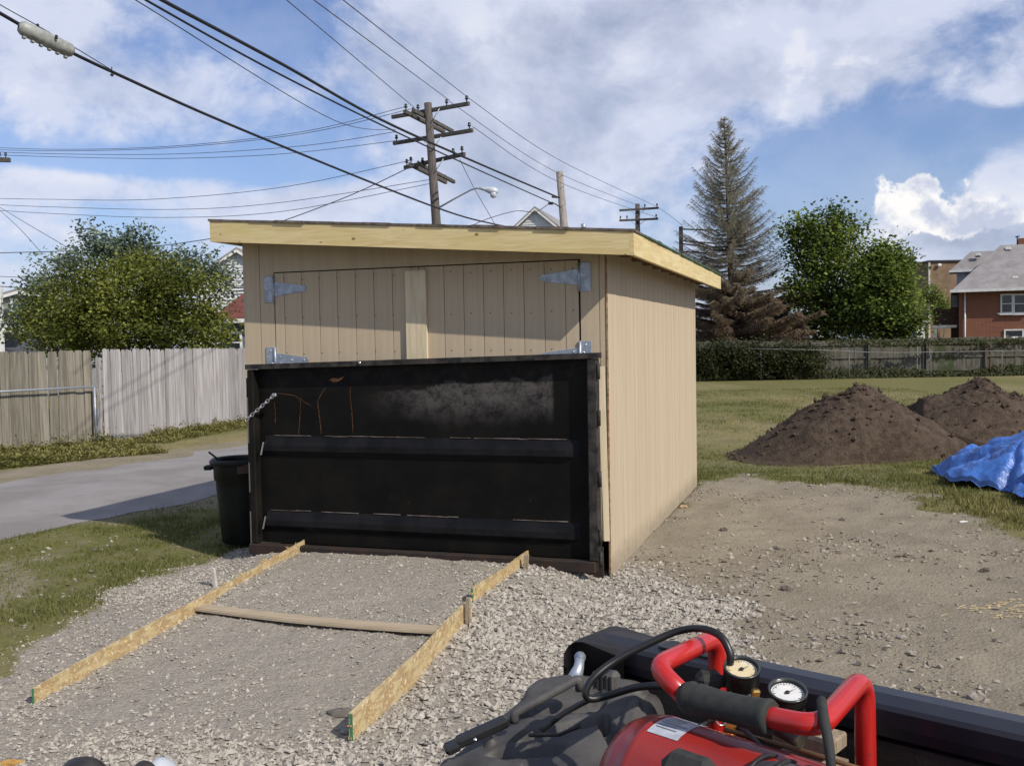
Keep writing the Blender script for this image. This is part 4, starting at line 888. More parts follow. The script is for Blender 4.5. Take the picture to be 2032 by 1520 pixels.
tree('leafy_tree', P(250, 700, 31.5)*np.array([1, 1, 0]), 6, [BL(200, 500, 31.5, .75, .55), BL(255, 490, 31.5, .7, .5), BL(130, 520, 31.5, .7, .45), BL(290, 520, 31.5, .8, .5), BL(360, 515, 31.5, .7, .4), BL(420, 535, 31.5, .65, .4), BL(100, 560, 31.5, .6, .4), BL(185, 470, 31.5, .35, .3), BL(270, 468, 31.5, .4, .3), BL(445, 570, 31.5, .35, .35), BL(40, 620, 31, .6, .6), BL(90, 580, 31, .5, .4)],
     9500, .12, m_lf2, 'taller loose tree with pale leaves rising behind the dense green crown', seed=4, trunk_r=.09, shell=.2, nbr=5, grp='trees beyond the fences')
yt = 57
tree('maple_tree', P(1640, 672, yt)*np.array([1, 1, 0]), 9, [BL(1635, 500, yt, 1.6, 1.3), BL(1600, 470, yt, .9, .8), BL(1660, 460, yt, .9, .8), BL(1690, 478, yt, .5, .7), BL(1600, 560, yt, 1.3, 1.3), BL(1660, 580, yt, 1.7, 1.5), BL(1640, 640, yt, 1.7, 1.0), BL(1575, 455, yt, .5, .3), BL(1615, 435, yt, .3, .4), BL(1660, 430, yt, .3, .5), BL(1692, 440, yt, .22, .6), BL(1580, 500, yt, .6, .4), BL(1705, 455, yt, .2, .4), BL(1568, 462, yt, .5, .2), BL(1598, 438, yt, .2, .45), BL(1640, 428, yt, .2, .5), BL(1675, 432, yt, .2, .45)],
     17000, .21, m_lf3, 'taller green tree with ragged top just right of the dying conifer', seed=6, trunk_r=.25, shell=.45, grp='trees beyond the fences')
tree('maple_tree', P(1765, 672, yt-2)*np.array([1, 1, 0]), 7, [BL(1748, 555, yt-2, 1.6, 1.4), BL(1768, 522, yt-2, .9, .8), BL(1728, 540, yt-2, 1.0, .8), BL(1778, 595, yt-2, 1.0, 1.2), BL(1735, 620, yt-2, 1.8, 1.3), BL(1780, 640, yt-2, 1.2, .9), BL(1735, 500, yt-2, .4, .4), BL(1770, 497, yt-2, .35, .3)],
     21000, .21, m_lf3, 'rounder green tree between the ragged tree and the brick house', seed=8, trunk_r=.22, shell=.5, grp='trees beyond the fences')
tree('hedge', P(1500, 745, 51.6)*np.array([1, 1, 0]), 1.5, [BL(1380+k*32, 715+R.uniform(-4, 6), 51.5, .9, .9 if k < 6 else .7) for k in range(8)], 22000, .13, m_lf4, 'dark tangled hedge growing against the far fence behind the shed', cat='hedge', seed=10, trunk_r=.05)
# dying conifer
def conifer():
    yc = 58; b = P(1458, 672, yc)*np.array([1, 1, 0]); t = P(1437, 232, yc); r = root('conifer', b, 'tall dying conifer with bare grey top and brown lower boughs', 'conifer', 'trees beyond the fences')
    Ht = t[2]; mb = MB(); ax_ = lambda z: b+(t-b)*(z/Ht)
    mb.tube([ax_(0), ax_(Ht*.3), ax_(Ht*.6), ax_(Ht*.85), t], [.28, .2, .12, .06, .015], 8); rr = random.Random(5); tw = []; tone = []; kd = []
    z = .5
    while z < Ht-.15:
        f = z/Ht; Rm = (4.3*(1-f)**.72*(1-.45*max(0, f-.75)*4)+.06)
        
        for k in range(8 if f < .7 else 6):
            a_ = rr.uniform(0, 6.28); L = Rm*rr.uniform(.6, 1.2)
            if f < .30 and math.cos(a_) > .1: L *= 1.35
            rise = .32+.75*max(0, f-.45)*1.6 if f > .35 else .1; dz = L*(rise-.0); d_ = np.array([math.cos(a_), math.sin(a_), 0]); s = ax_(z)
            pts = [s, s+d_*L*.35+Z*(dz*.12-.04*L), s+d_*L*.7+Z*dz*.40-Z*.03*L, s+d_*L+Z*dz*.85]
            mb.tube(pts, [.04*(1-f)+.016, .026, .019, .008], 4)
            m = int(42*L+8) if f > .36 else int(64*L+12)
            for q in range(m):
                u = rr.uniform(.12, 1); i_ = min(int(u*3), 2); w_ = u*3-i_; c = pts[i_]*(1-w_)+pts[i_+1]*w_
                side = rr.choice((-1, 1)); sd = np.array([-d_[1], d_[0], 0])*side; l = (.16+.40*(1-u)*L/3+.15)*rr.uniform(.5, 1.1)
                dirv = sd*rr.uniform(.2, 1)+d_*rr.uniform(.3, .9)+Z*(rr.uniform(-.9, -.05) if f < .75 else rr.uniform(-.4, .5)); dirv /= np.linalg.norm(dirv)
                e = c+dirv*l; wd = .009+(.013 if f < .36 else 0)
                tw.append((c-Z*wd, c+Z*wd, e)); tone.append(rr.random()); kd.append(min(1, max(0, 1.0-(f-.22)*2.4+rr.gauss(0, .3))))
                if rr.random() < (.85 if f < .36 else .5):
                    for _ in range(4 if f < .36 else 2):
                        cc_ = c+dirv*l*rr.uniform(.3, 1); dv = np.array([rr.gauss(0, 1), rr.gauss(0, 1), -abs(rr.gauss(0, .8))]); dv /= np.linalg.norm(dv); wv_ = np.cross(dv, d_)*(.024 if f < .36 else .013)
                        tw.append((cc_-wv_, cc_+wv_, cc_+dv*rr.uniform(.08, .26))); tone.append(rr.random()); kd.append(kd[-1])
        z += rr.uniform(.16, .30)
    obj('trunk', mb, m_bark, r); V_ = np.array(tw).reshape(-1, 3)
    mesh_np('twigs', V_, np.arange(len(V_)).reshape(-1, 3), leafmat('dry_needles', (.20, .20, .155), (.36, .35, .27), (.20, .14, .085), .5), parent=r, attrs={'tone': np.repeat(tone, 3), 'kind2': np.repeat(kd, 3)}, kind='stuff')
conifer()

# ------------------------------------------------------------------ far fence, chain link
FA = np.array([9.0, 53.6, 0]); FB = np.array([32.0, 50.5, 0]); FA2 = FA+(FA-FB)/np.linalg.norm(FB-FA)*14
ff = root('board_fence', FA, 'long grey board fence along the far side of the grass lot', 'fence')
d = (FB-FA2); L = np.linalg.norm(d); d /= L; n_ = np.array([-d[1], d[0], 0]); ang = math.atan2(d[1], d[0]); mb = MB(); t = 0; rr = random.Random(8)
while t < L:
    w_ = .14; h_ = 1.98+rr.gauss(0, .03)+.05*math.sin(t*.5); c = FA2+d*(t+w_/2)+n_*rr.gauss(0, .01); mb.box(c+Z*h_/2, (w_, .02, h_), d, n_, Z); t += w_+.01
obj('pickets', mb, m_farpick, ff, kind='stuff')
for z_ in (.35, 1.05, 1.72):
    mb = MB(); mb.box((FA2+FB)/2-n_*.05+Z*z_, (L, .05, .10), d, n_, Z); obj('rail', mb, m_farpick, ff)
for k in range(int(L/2.9)):
    mb = MB(); mb.box(FA2+d*(k*2.9+.6)-n_*.12+Z*1.0, (.11, .10, 2.0), d, n_, Z); obj('post', mb, m_farpick, ff)
cl = root('chain_link_fence', FA-n_*.6, 'low chain link fence with thin top pipe in front of the board fence', 'fence')
pts = [P(1480+k*60, [692, 693, 694, 696, 699, 700, 699, 698, 697, 696, 695][k], 50.6+0.0) for k in range(11)]
mb = MB(); mb.tube(pts, .020, 6); obj('top_rail', mb, m_dullpipe, cl)
for k, x in enumerate((1510, 1685, 1847, 1988, 2110)):
    p_ = P(x, 745, 50.7); p_[2] = 0; q_ = P(x, 694, 50.7); mb = MB(); mb.tube([p_, np.array([p_[0], p_[1], q_[2]])], .022, 6); obj('post', mb, m_dullpipe, cl)
def vine(name, y0, y1, x0, x1, n, seed, label):
    r_ = np.random.RandomState(seed); t = r_.rand(n); x = x0+(x1-x0)*t; lump = np.clip(fbm(x*.01+3, x*0+seed, 3)+.55, .1, 1); y = y0+(y1-y0)*r_.rand(n)*lump
    p = np.array([P(a_, b_, 51.3-.3*c_) for a_, b_, c_ in zip(x, y, r_.rand(n))]); p[:, 2] = np.maximum(p[:, 2], .03); a = r_.rand(n)*6.28; l = .07+.08*r_.rand(n)
    d1 = np.stack([np.cos(a), .3*r_.randn(n), np.sin(a)], 1)*l[:, None]; s_ = np.stack([-np.sin(a), .3*r_.randn(n), np.cos(a)], 1)*(l*.45)[:, None]
    V_ = np.stack([p, p+d1*.5+s_, p+d1, p+d1*.5-s_], 1).reshape(-1, 3)
    mesh_np(name, V_, np.arange(4*n).reshape(-1, 4), m_lf4, attrs={'tone': np.repeat(r_.rand(n), 4)}, kind='stuff', label=label)
vine('vines', 674, 700, 1640, 2060, 1300, 3, 'thin green creeper along the top of the far fence')
vine('weeds', 752, 722, 1560, 2060, 3200, 5, 'green weeds along the foot of the far fence')

# ------------------------------------------------------------------ houses
def quad_prism(pts, d): m_ = MB(); m_.poly(pts, d); return m_
def gable_house(name, px_, py_ridge, py_eave, Yd, half_w, depth, label, mwall, mroof, face_win=True, lap=False, yaw=0.0):
    pk = P(px_, py_ridge, Yd); ev = P(px_, py_eave, Yd); c = np.array([pk[0], pk[1], 0]); u = np.array([math.cos(yaw), math.sin(yaw), 0]); v = np.array([-math.sin(yaw), math.cos(yaw), 0])
    r = root(name, c, label, 'house', 'houses beyond the fences'); ze, zr = ev[2], pk[2]
    obj('wall', quad_prism([c-u*half_w, c+u*half_w, c+u*half_w+Z*ze, c+Z*(zr-.08), c-u*half_w+Z*ze], v*depth), mwall, r)
    for s_ in (-1, 1):
        sl_ = (zr-ze)/half_w; o = .35; a0 = c-v*.3+Z*zr; a1 = c+u*s_*(half_w+o)-v*.3+Z*(ze-o*sl_)
        mb = MB(); mb.poly([a0, a1, a1+Z*.14, a0+Z*.14] if s_ < 0 else [a0, a0+Z*.14, a1+Z*.14, a1], v*(depth+.6)); obj('roof', mb, mroof, r)
        mb = MB(); mb.poly([a0-v*.02-Z*.12, a1-v*.02-Z*.12, a1-v*.02+Z*.02, a0-v*.02+Z*.02], v*.018 if s_ < 0 else v*.018); obj('barge_board', mb, m_white, r)
    if lap:
        k = 0; z = ze-1.5
        while z < zr-.3:
            hw = half_w if z < ze else half_w*(zr-z)/(zr-ze)
            if hw > .2: mb = MB(); mb.box(c-v*.012+Z*(z+.06), (2*hw-.1, .022, .10), u, v, Z+v*.1); obj('clapboard', mb, mwall, r)
            z += .17
    return r, c, u, v, ze, zr
def window(r, c, w_, h_, u, n, sash=True, mfr=None):          # n outward normal
    mb = MB(); f = .09
    for dz in (-1, 1): mb.box(c+Z*dz*(h_/2+f/2)+n*.03, (w_+2*f, .07, f), u, n, Z)
    for dx in (-1, 1): mb.box(c+u*dx*(w_/2+f/2)+n*.03, (f, .07, h_), u, n, Z)
    wo = obj('window', mb, mfr or m_white, r, origin=c)
    mb = MB(); mb.box(c+n*.008, (w_, .012, h_), u, n, Z); obj('pane', mb, m_glassd, wo)
    if sash: mb = MB(); mb.box(c+n*.03, (w_, .035, .05), u, n, Z); obj('sash_bar', mb, mfr or m_white, wo)
    mb = MB(); mb.box(c-Z*(h_/2+f+.04)+n*.08, (w_+2*f+.12, .16, .07), u, n, Z); obj('sill', mb, mfr or m_white, wo)
# centre gable seen over the shed roof
gh = gable_house('house', 1063, 415, 468, 64, 2.0, 9, 'white clapboard gable showing over the shed roof behind the stub pole', m_clap, m_roofg, lap=True, yaw=-.25)
window(gh[0], gh[1]+Z*(gh[4]-.3), .7, .9, gh[2], -gh[3])
# white gable at the left of the shed
gh = gable_house('house', 472, 497, 552, 52, 2.2, 8, 'white clapboard gable peeping between the green tree and the shed', m_clap, m_roofg, lap=True, yaw=.0)
window(gh[0], gh[1]+Z*(gh[4]-1.0), .8, 1.2, gh[2], -gh[3])
# red roofed garage
g0 = P(424, 636, 40); g0[2] = 0; r = root('garage', g0, 'garage with red brown shingle roof partly hidden behind the shed', 'garage', 'houses beyond the fences')
e = P(424, 636, 40)[2]; t_ = P(470, 556, 43)[2]; gx0, gx1 = P(415, 636, 40)[0], P(640, 636, 40)[0]
mb = MB(); mb.box((gx0/2+gx1/2+.2, 43.2, e/2-.05), (gx1-gx0-.4, 6, e-.1)); obj('wall', mb, mat('garage_wall', (.10, .13, .17), rough=.8), r)
apx, apy = -9.6, 43.2
mb = MB(); mb.add([(gx0, 39.8, e), (gx1, 39.8, e), (gx1, 46.6, e), (gx0, 46.6, e), (gx0+2.0, 43.2, t_+.5), (gx1-1.2, 43.2, t_+.5)], [(0, 1, 5, 4), (1, 2, 5), (2, 3, 4, 5), (3, 0, 4), (0, 3, 2, 1)]); obj('roof', mb, m_roofr, r)
mb = MB(); mb.box(((gx0+gx1)/2, 39.76, e-.04), (gx1-gx0, .06, .16)); obj('gutter', mb, m_white, r)
window(r, np.array([P(452, 690, 40)[0], 40.2, P(452, 690, 40)[2]+.2]), .9, .7, np.array([1., 0, 0]), np.array([0, -1., 0]))
# grey house behind the left tree, white porch at the edge
gh = gable_house('house', 42, 578, 606, 48, 2.4, 9, 'grey gabled house mostly hidden behind the left tree', mat('grey_stucco', (.33, .33, .35), rough=.9), m_roofg, yaw=.1)
window(gh[0], gh[1]+Z*(gh[4]-.2), .8, .9, gh[2], -gh[3])
gh2 = P(112, 590, 48); mb = MB(); cz = P(104, 566, 50); mb.box((cz[0], 50, cz[2]-.6), (.5, .5, 1.9)); obj('chimney', mb, m_brick, gh[0])
r = root('porch', P(10, 690, 40)*np.array([1, 1, 0]), 'white porch post and beam at the left edge above the fence', 'porch')
pa = P(0, 572, 40); pz = P(4, 655, 40)[2]
mb = MB(); mb.box((pa[0]-.02, 40, 2.4), (.16, .16, 4.8)); obj('post', mb, m_white, r)
mb = MB(); mb.box((P(20, 650, 40)[0], 40.1, P(20, 652, 40)[2]), (1.0, .25, .28)); obj('beam', mb, m_white, r)
mb = MB(); mb.box((P(8, 600, 40)[0]-.4, 41.5, 1.9), (1.6, 2, 3.8)); obj('wall', mb, mat('grey_porch_wall', (.10, .11, .13), rough=.9), r)
# low pale roof beyond the fence
r = root('garage', P(1600, 672, 66)*np.array([1, 1, 0]), 'low garage with pale flat roof under the conifer', 'garage', 'houses beyond the fences')
x0, x1 = P(1560, 668, 64)[0], P(1676, 668, 64)[0]; z1_, z0_ = P(1620, 655, 68)[2], P(1620, 669, 64)[2]
mb = MB(); mb.boxv([(x0, 64, z0_), (x1, 64, z0_), (x1-.3, 69, z1_+.25), (x0, 69, z1_+.25), (x0, 64, z0_+.1), (x1, 64, z0_+.1), (x1-.3, 69, z1_+.4), (x0, 69, z1_+.4)]); obj('roof', mb, mat('pale_roof', (.42, .42, .42), rough=.8), r)
mb = MB(); mb.box(((x0+x1)/2, 66.5, z0_/2-.02), (x1-x0-.4, 4.6, z0_-.04)); obj('wall', mb, m_brown, r)
x0, x1 = P(1395, 665, 62)[0], P(1560, 665, 62)[0]; z0_ = P(1480, 668, 62)[2]; zt_ = P(1480, 646, 66)[2]
r = root('garage', ((x0+x1)/2, 64, 0), 'low grey roofed garage behind the lower boughs of the conifer', 'garage', 'houses beyond the fences')
mb = MB(); mb.boxv([(x0, 62, z0_), (x1, 62, z0_), (x1, 68, zt_), (x0, 68, zt_), (x0, 62, z0_+.12), (x1, 62, z0_+.12), (x1-1, 68, zt_+.12), (x0+1, 68, zt_+.12)]); obj('roof', mb, m_roofg, r)
mb = MB(); mb.box(((x0+x1)/2, 65, z0_/2-.02), (x1-x0-.4, 5, z0_-.04)); obj('wall', mb, m_brown, r)
# brick house at the right, its left side turned edge-on to the camera
HO = P(1888, 577, 61.4); HO[2] = 0; ha = math.atan2(HO[0], HO[1]); HV = np.array([math.sin(ha), math.cos(ha), 0]); HU = np.array([math.cos(ha), -math.sin(ha), 0])
def Hp(u, v, z): return HO+HU*u+HV*v+Z*z
def onh(x, y, v): d = ray(x, y); k = ((HO+HV*v-CAM)@HV)/(d@HV); return CAM+d*k
br = root('brick_house', Hp(5, 5, 0), 'red brick house with grey hipped roof at the right edge', 'house')
zE = onh(1888, 577, 0)[2]; UX = 13.5; wu = (onh(1903, 600, .6)-HO)@HU
def hbox(u0, u1, v0, v1, z0, z1, name, mt, parent=None, **k): mb = MB(); mb.box(Hp((u0+u1)/2, (v0+v1)/2, (z0+z1)/2), (u1-u0, v1-v0, z1-z0), HU, HV, Z); return obj(name, mb, mt, parent or br, **k)
hbox(wu, UX-.6, .6, 9.4, 0, zE-.03, 'wall', m_brick)
ap = onh(1985, 487, 5.0); ua = (ap-HO)@HU; zR = ap[2]
mb = MB(); mb.add([Hp(0, 0, zE), Hp(UX, 0, zE), Hp(UX, 10, zE), Hp(0, 10, zE), Hp(ua, 5, zR), Hp(UX-4, 5, zR), Hp(0, 0, zE-.03), Hp(UX, 0, zE-.03), Hp(UX, 10, zE-.03), Hp(0, 10, zE-.03)], [(0, 1, 5, 4), (1, 2, 5), (2, 3, 4, 5), (3, 0, 4), (6, 9, 8, 7), (0, 6, 7, 1), (1, 7, 8, 2), (2, 8, 9, 3), (3, 9, 6, 0)]); roof = obj('roof', mb, m_roofg, br)
hbox(-.08, UX, -.10, -.004, zE-.12, zE+.05, 'gutter', m_white)
pd = onh(1915, 600, .5); mb = MB(); mb.tube([pd*np.array([1, 1, 0])+Z*(zE-.05), pd*np.array([1, 1, 0])+Z*.1], .05, 8); obj('downpipe', mb, m_white, br)
for x in (1998, 2023): window(br, onh(x, 603, .595), .52, 1.02, HU, -HV)
window(br, onh(2012, 662, .595), .9, .35, HU, -HV, sash=False)
mb = MB(); q_ = onh(2010, 622, .58); mb.box(q_, (1.7, .12, .09), HU, HV, Z); obj('lintel_sill', mb, m_white, br)
for x, y, vv in ((2000, 494, 4.5), (2014, 552, 1.3)):
    c = onh(x, y, vv); mb = MB(); mb.bbox(c, (.32, .3, .20), .03, HU, HV, Z); v_ = obj('roof_vent', mb, m_white, br)
    mb = MB(); mb.box(c-Z*.11-HV*.1, (.30, .25, .09), HU, HV, Z); obj('vent_mouth', mb, m_dark, v_)
c = onh(2019, 486, 5.0); mb = MB(); mb.tube([c, c+Z*.5], .05, 6); mb.tube([c+Z*.5-HU*.12, c+Z*.55+HU*.12], .04, 6); obj('flue', mb, m_dark, br)
c = onh(2040, 484, 6); mb = MB(); mb.box(c, (1.2, .8, .7), HU, HV, Z); obj('chimney', mb, m_brick, br)
# dormer rising from the left slope of the roof
D0 = onh(1884, 538, 5.2); D1 = onh(1926, 500, 7.2); D2 = onh(1990, 498, 7.2); ud0, ud1, ud2 = [(q-HO)@HU for q in (D0, D1, D2)]; z0_, z1_ = D0[2], D1[2]
mb = MB(); mb.add([Hp(ud0, 5.2, z0_), Hp(ud2, 5.2, z0_), Hp(ud2, 7.2, z1_), Hp(ud1, 7.2, z1_), Hp(ud0, 9.2, z0_), Hp(ud2, 9.2, z0_)], [(0, 1, 2, 3), (0, 3, 4), (1, 5, 2), (3, 2, 5, 4), (0, 4, 5, 1)]); obj('dormer_roof', mb, m_roofg, br)
hbox(ud0-.02, ud2, 5.1, 5.19, z0_-.10, z0_+.03, 'dormer_gutter', m_white)
hbox(ud0+.45, ud2, 5.5, 8.8, zE-.2, z0_-.012, 'dormer_wall', mat('pale_grey_wall', (.40, .41, .45), rough=.8))
c = onh(1940, 506, 6.2); mb = MB(); mb.bbox(c, (.32, .3, .2), .03, HU, HV, Z); v_ = obj('roof_vent', mb, m_white, br); mb = MB(); mb.box(c-Z*.11-HV*.1, (.30, .25, .09), HU, HV, Z); obj('vent_mouth', mb, m_dark, v_)
# porch bay and balcony at the left end
p0_ = (onh(1851, 600, 1.4)-HO)@HU; p1_ = (onh(1899, 600, 1.4)-HO)@HU; pz_ = onh(1870, 648, 1.4)[2]; rz_ = onh(1870, 616, 1.4)[2]; pw_ = (onh(1887, 600, 2.6)-HO)@HU
hbox(pw_, wu-.01, 2.6, 6, 0, zE-.05, 'side_bay', m_deckw); hbox(pw_+.05, wu-.06, 2.52, 2.596, onh(1890, 610, 2.6)[2], onh(1890, 586, 2.6)[2], 'bay_panel', mat('grey_panel', (.25, .26, .28), rough=.8))
hbox(p0_, p1_, 1.4, 4.2, pz_-.08, pz_+.08, 'balcony_floor', m_white)
for k in range(9):
    u_ = p0_+.04+(p1_-p0_-.08)*k/8; hbox(u_-.055, u_+.055, 1.45, 1.5, pz_+.08, rz_, 'baluster', m_deckw)
hbox(p0_+.05, p1_, 3.9, 3.95, pz_+.08, rz_, 'balcony_back', m_deckw)
hbox(p0_, p1_, 1.42, 1.52, rz_, rz_+.09, 'balcony_rail', m_deckw); hbox(p0_+.02, p0_+.25, 1.5, 1.75, 0, pz_-.08, 'porch_post', m_white)
# brown gable building behind
YG = 80; zt_ = P(1850, 520, YG)[2]; x0 = P(1845, 520, YG)[0]; x1 = P(1935, 520, YG)[0]
r = root('house', (x0+3, YG, 0), 'tall brown sided building rising behind the brick house', 'house', 'houses beyond the fences')
mb = MB(); mb.box((x0+4, YG+4, zt_/2), (8, 8, zt_)); obj('wall', mb, m_brown, r)
mb = MB(); mb.box((x0+4, YG+4, zt_+.06), (8.3, 8.3, .12)); obj('roof', mb, m_dark, r)
mb = MB(); mb.box((x0-.06, YG-.04, zt_/2), (.14, .1, zt_)); obj('corner_trim', mb, m_stakew, r)
c = P(1864, 526, YG-.2); mb = MB(); mb.bbox(c, (.28, .2, .2), .03); obj('lamp', mb, m_white, r)
# white outbuilding between tree and balcony
r = root('shed', P(1826, 672, 60)*np.array([1, 1, 0]), 'small white building glimpsed between the round tree and the balcony', 'shed', 'houses beyond the fences')
a_, b_ = P(1822, 640, 60), P(1838, 668, 60); mb = MB(); mb.box(((a_[0]+b_[0])/2, 61, a_[2]/2), (b_[0]-a_[0], 1.6, a_[2])); obj('wall', mb, m_clap, r)
mb = MB(); mb.box(((a_[0]+b_[0])/2, 61, a_[2]+.05), (b_[0]-a_[0]+.3, 1.9, .1)); obj('roof', mb, m_roofg, r)
gh = gable_house('house', 1838, 560, 580, 90, 3.2, 8, 'pale house far behind the round green tree', m_clap, m_roofg, yaw=.3)
# low shrubs between houses
tree('shrub', P(1865, 672, 66)*np.array([1, 1, 0]), 3.5, [BL(1862, 600, 72, .5, .6), BL(1872, 615, 72, .5, .5), BL(1848, 585, 72, .4, .7)], 2600, .16, m_lf3, 'small green tree beside the balcony of the brick house', seed=33, trunk_r=.08)

# ------------------------------------------------------------------ poles
def px2(o): return o
def insul(mb_, p, s_=1.0): mb_.lathe(p, [(.02, -.02), (.02, .08), (.055, .09), (.06, .13), (.035, .15), (.05, .17), (.045, .21), (.0, .23)], 8)
def arm(parent, p0, p1, name='crossarm', t=.11, ins=(), mt=None):
    d = p1-p0; L = np.linalg.norm(d); d /= L; n = np.cross(Z, d); n /= np.linalg.norm(n); mb = MB(); mb.bbox((p0+p1)/2, (L, t, t*1.15), .008, d, n, Z); a_ = obj(name, mb, mt or m_arm, parent, origin=(p0+p1)/2)
    for u in ins: mb = MB(); insul(mb, p0+d*L*u+Z*t*.55); obj('insulator', mb, m_insul, a_)
    return a_
pb = P(866, 445, 34.5); tp = P(849, 205, 34.5); axp = tp-pb; base = pb-axp/axp[2]*pb[2]
pole = root('utility_pole', base, 'tall wooden utility pole with three tiers of crossarms behind the shed', 'utility pole', 'utility poles along the alley')
mb = MB(); mb.tube([base, base+axp/axp[2]*5, tp], [.19, .165, .13], 12); obj('pole', mb, m_pole, pole)
onp = lambda z: base+axp/axp[2]*z
def armz(xa, ya, xb, yb, z, parent, **k): return arm(parent, G(xa, ya, z), G(xb, yb, z), **k)
z1a = 10.15; armz(778, 233, 931, 206, z1a, pole, ins=(.97, .72))
for o in (-1, 1): 
    a_, b_ = G(812, 221, 9.98), G(890, 262, 9.98); off = np.array([.16, -.05, 0])*o; arm(pole, a_+off, b_+off, ins=(.03, .2, .8, .97) if o < 0 else (.1,))
armz(781, 285, 938, 259, 9.28, pole, ins=(.04, .96))
armz(803, 333, 922, 306, 8.52, pole, ins=(.96, .82, .04))
for o in (-1, 1):
    a_, b_ = G(822, 326, 8.42), G(893, 362, 8.42); off = np.array([.16, -.05, 0])*o; arm(pole, a_+off, b_+off, ins=(.03, .22, .97) if o < 0 else (.1,))
for (x0, y0, x1, y1, z0, z1) in ((858, 240, 872, 216, 9.5, 10.1), (858, 296, 838, 277, 8.95, 9.25), (859, 296, 876, 272, 8.95, 9.25), (864, 340, 880, 316, 8.1, 8.5)):
    mb = MB(); mb.tube([P(x0, y0, 34.3), P(x1, y1, 34.2)], .014, 5); obj('brace', mb, m_galv, pole)
sl_ = root('street_light', P(985, 382, 33.6), 'grey cobra head street light on a curved arm from the tall pole', 'street light')
mb = MB(); mb.tube([P(872, 412, 34.4), P(905, 393, 34.2), P(935, 377, 34.0), P(945, 374, 33.9), P(958, 375, 33.8)], .03, 8); obj('arm', mb, m_galv, sl_)
c0_, c1_ = P(952, 374, 33.8), P(988, 381, 33.6); d = c1_-c0_; L = np.linalg.norm(d)
mb = MB(); mb.lathe(c0_, [(.0, 0), (.05, 0), (.06, L*.25), (.12, L*.55), (.13, L*.8), (.08, L*.97), (0, L)], 12, axis=d); obj('housing', mb, m_lamp, sl_)
mb = MB(); mb.lathe(P(979, 384, 33.6), [(0, -.17), (.09, -.13), (.12, -.03), (.1, .02)], 12); obj('lens', mb, mat('lamp_lens', (.5, .55, .6), rough=.15), sl_)
# stub pole
st_b = P(1119, 445, 46); st_t = P(1110, 341, 46); ax2 = st_t-st_b; sb = st_b-ax2/ax2[2]*st_b[2]
sp_ = root('utility_pole', sb, 'bare grey pole with no crossarms showing over the shed roof', 'utility pole', 'utility poles along the alley')
mb = MB(); mb.tube([sb, st_t], [.24, .155], 12); obj('pole', mb, m_poleg, sp_)
mb = MB(); mb.tube([P(1111, 392, 45.7), P(1095, 391, 45.6)], .05, 6); mb.tube([P(1113, 412, 45.6), P(1100, 404, 45.5), P(1092, 403, 45.4)], .03, 6); mb.bbox(P(1093, 404, 45.4), (.25, .15, .12), .03); obj('bracket', mb, m_arm, sp_)
mb = MB(); pv = P(1158, 447, 50); mb.tube([pv-Z*4, pv-Z*.05], .06, 6); mb.lathe(pv, [(.12, -.12), (.13, .05), (0, .1)], 8); obj('flue_pipe', mb, m_galv, None, origin=pv, label='small capped flue pipe poking above the shed roof near the bare pole', cat='flue')
# far pole
fb = P(1265, 455, 62); ft = P(1265, 405, 62); fp = root('utility_pole', (fb[0], fb[1], 0), 'small distant utility pole with two crossarms left of the conifer', 'utility pole', 'utility poles along the alley')
mb = MB(); mb.tube([(fb[0], fb[1], 0), tuple(ft)], [.2, .14], 8); obj('pole', mb, m_pole, fp)
arm(fp, P(1229, 418, 62.0), P(1307, 413, 61.5), ins=(.65, .96)); arm(fp, P(1229, 438, 62), P(1306, 434.5, 61.5), ins=(.03, .2, .95))
for x in (1250, 1280):
    for y in (416, 437): mb = MB(); mb.tube([P(1265, y+13, 61.8), P(x, y, 61.7)], .015, 4); obj('brace', mb, m_galv, fp)
# pole within the conifer's left side
f2 = P(1351, 450, 60); dp = root('utility_pole', (f2[0], f2[1], 0), 'dark pole with long stacked crossarms behind the left boughs of the conifer', 'utility pole', 'utility poles along the alley')
mb = MB(); mb.tube([(f2[0], f2[1], 0), tuple(f2)], [.16, .12], 8); obj('pole', mb, m_pole, dp)
for y0, y1, x1 in ((455, 458, 1442), (478, 484, 1425), (500, 503, 1420), (484, 492, 1415)):
    arm(dp, P(1352, y0, 60), P(x1, y1, 60.2), t=.07)
# crossarm tip at the left edge, on a pole outside the picture
lb = P(-70, 690, 42); lp = root('utility_pole', (lb[0], lb[1], 0), 'wooden pole outside the left edge whose crossarm tip shows', 'utility pole', 'utility poles along the alley')
mb = MB(); tpz = P(-70, 300, 42)[2]; mb.tube([(lb[0], lb[1], 0), (lb[0], lb[1], tpz)], [.2, .15], 8); obj('pole', mb, m_pole, lp)
arm(lp, P(-150, 314, 42), P(20, 318, 42), ins=(.95, .88), t=.16)

# ------------------------------------------------------------------ cables
def cable(pts, r, mt, label, name='cable', cat='cable', n=26, grp=None):
    """pts: (px, py, Y) control points; smooth interpolation in space"""
    Q = [P(*p) for p in pts]; out = []
    if len(Q) == 2: Q = [Q[0], (Q[0]+Q[1])/2-Z*.0, Q[1]]
    for i_ in range(len(Q)-1):
        p0 = Q[max(i_-1, 0)]; p1 = Q[i_]; p2 = Q[i_+1]; p3 = Q[min(i_+2, len(Q)-1)]
        for k in range(n//(len(Q)-1)+1):
            t = k/(n//(len(Q)-1)+1); out.append(.5*((2*p1)+(-p0+p2)*t+(2*p0-5*p1+4*p2-p3)*t*t+(-p0+3*p1-3*p2+p3)*t**3))
    out.append(Q[-1]); mb = MB(); mb.tube(out, r, 6); return obj(name, mb, mt, None, origin=Q[0], label=label, cat=cat, group=grp)
yl = lambda x, xa, ya, xb, yb: 1/(1/ya+(1/yb-1/ya)*(x-xa)/(xb-xa))
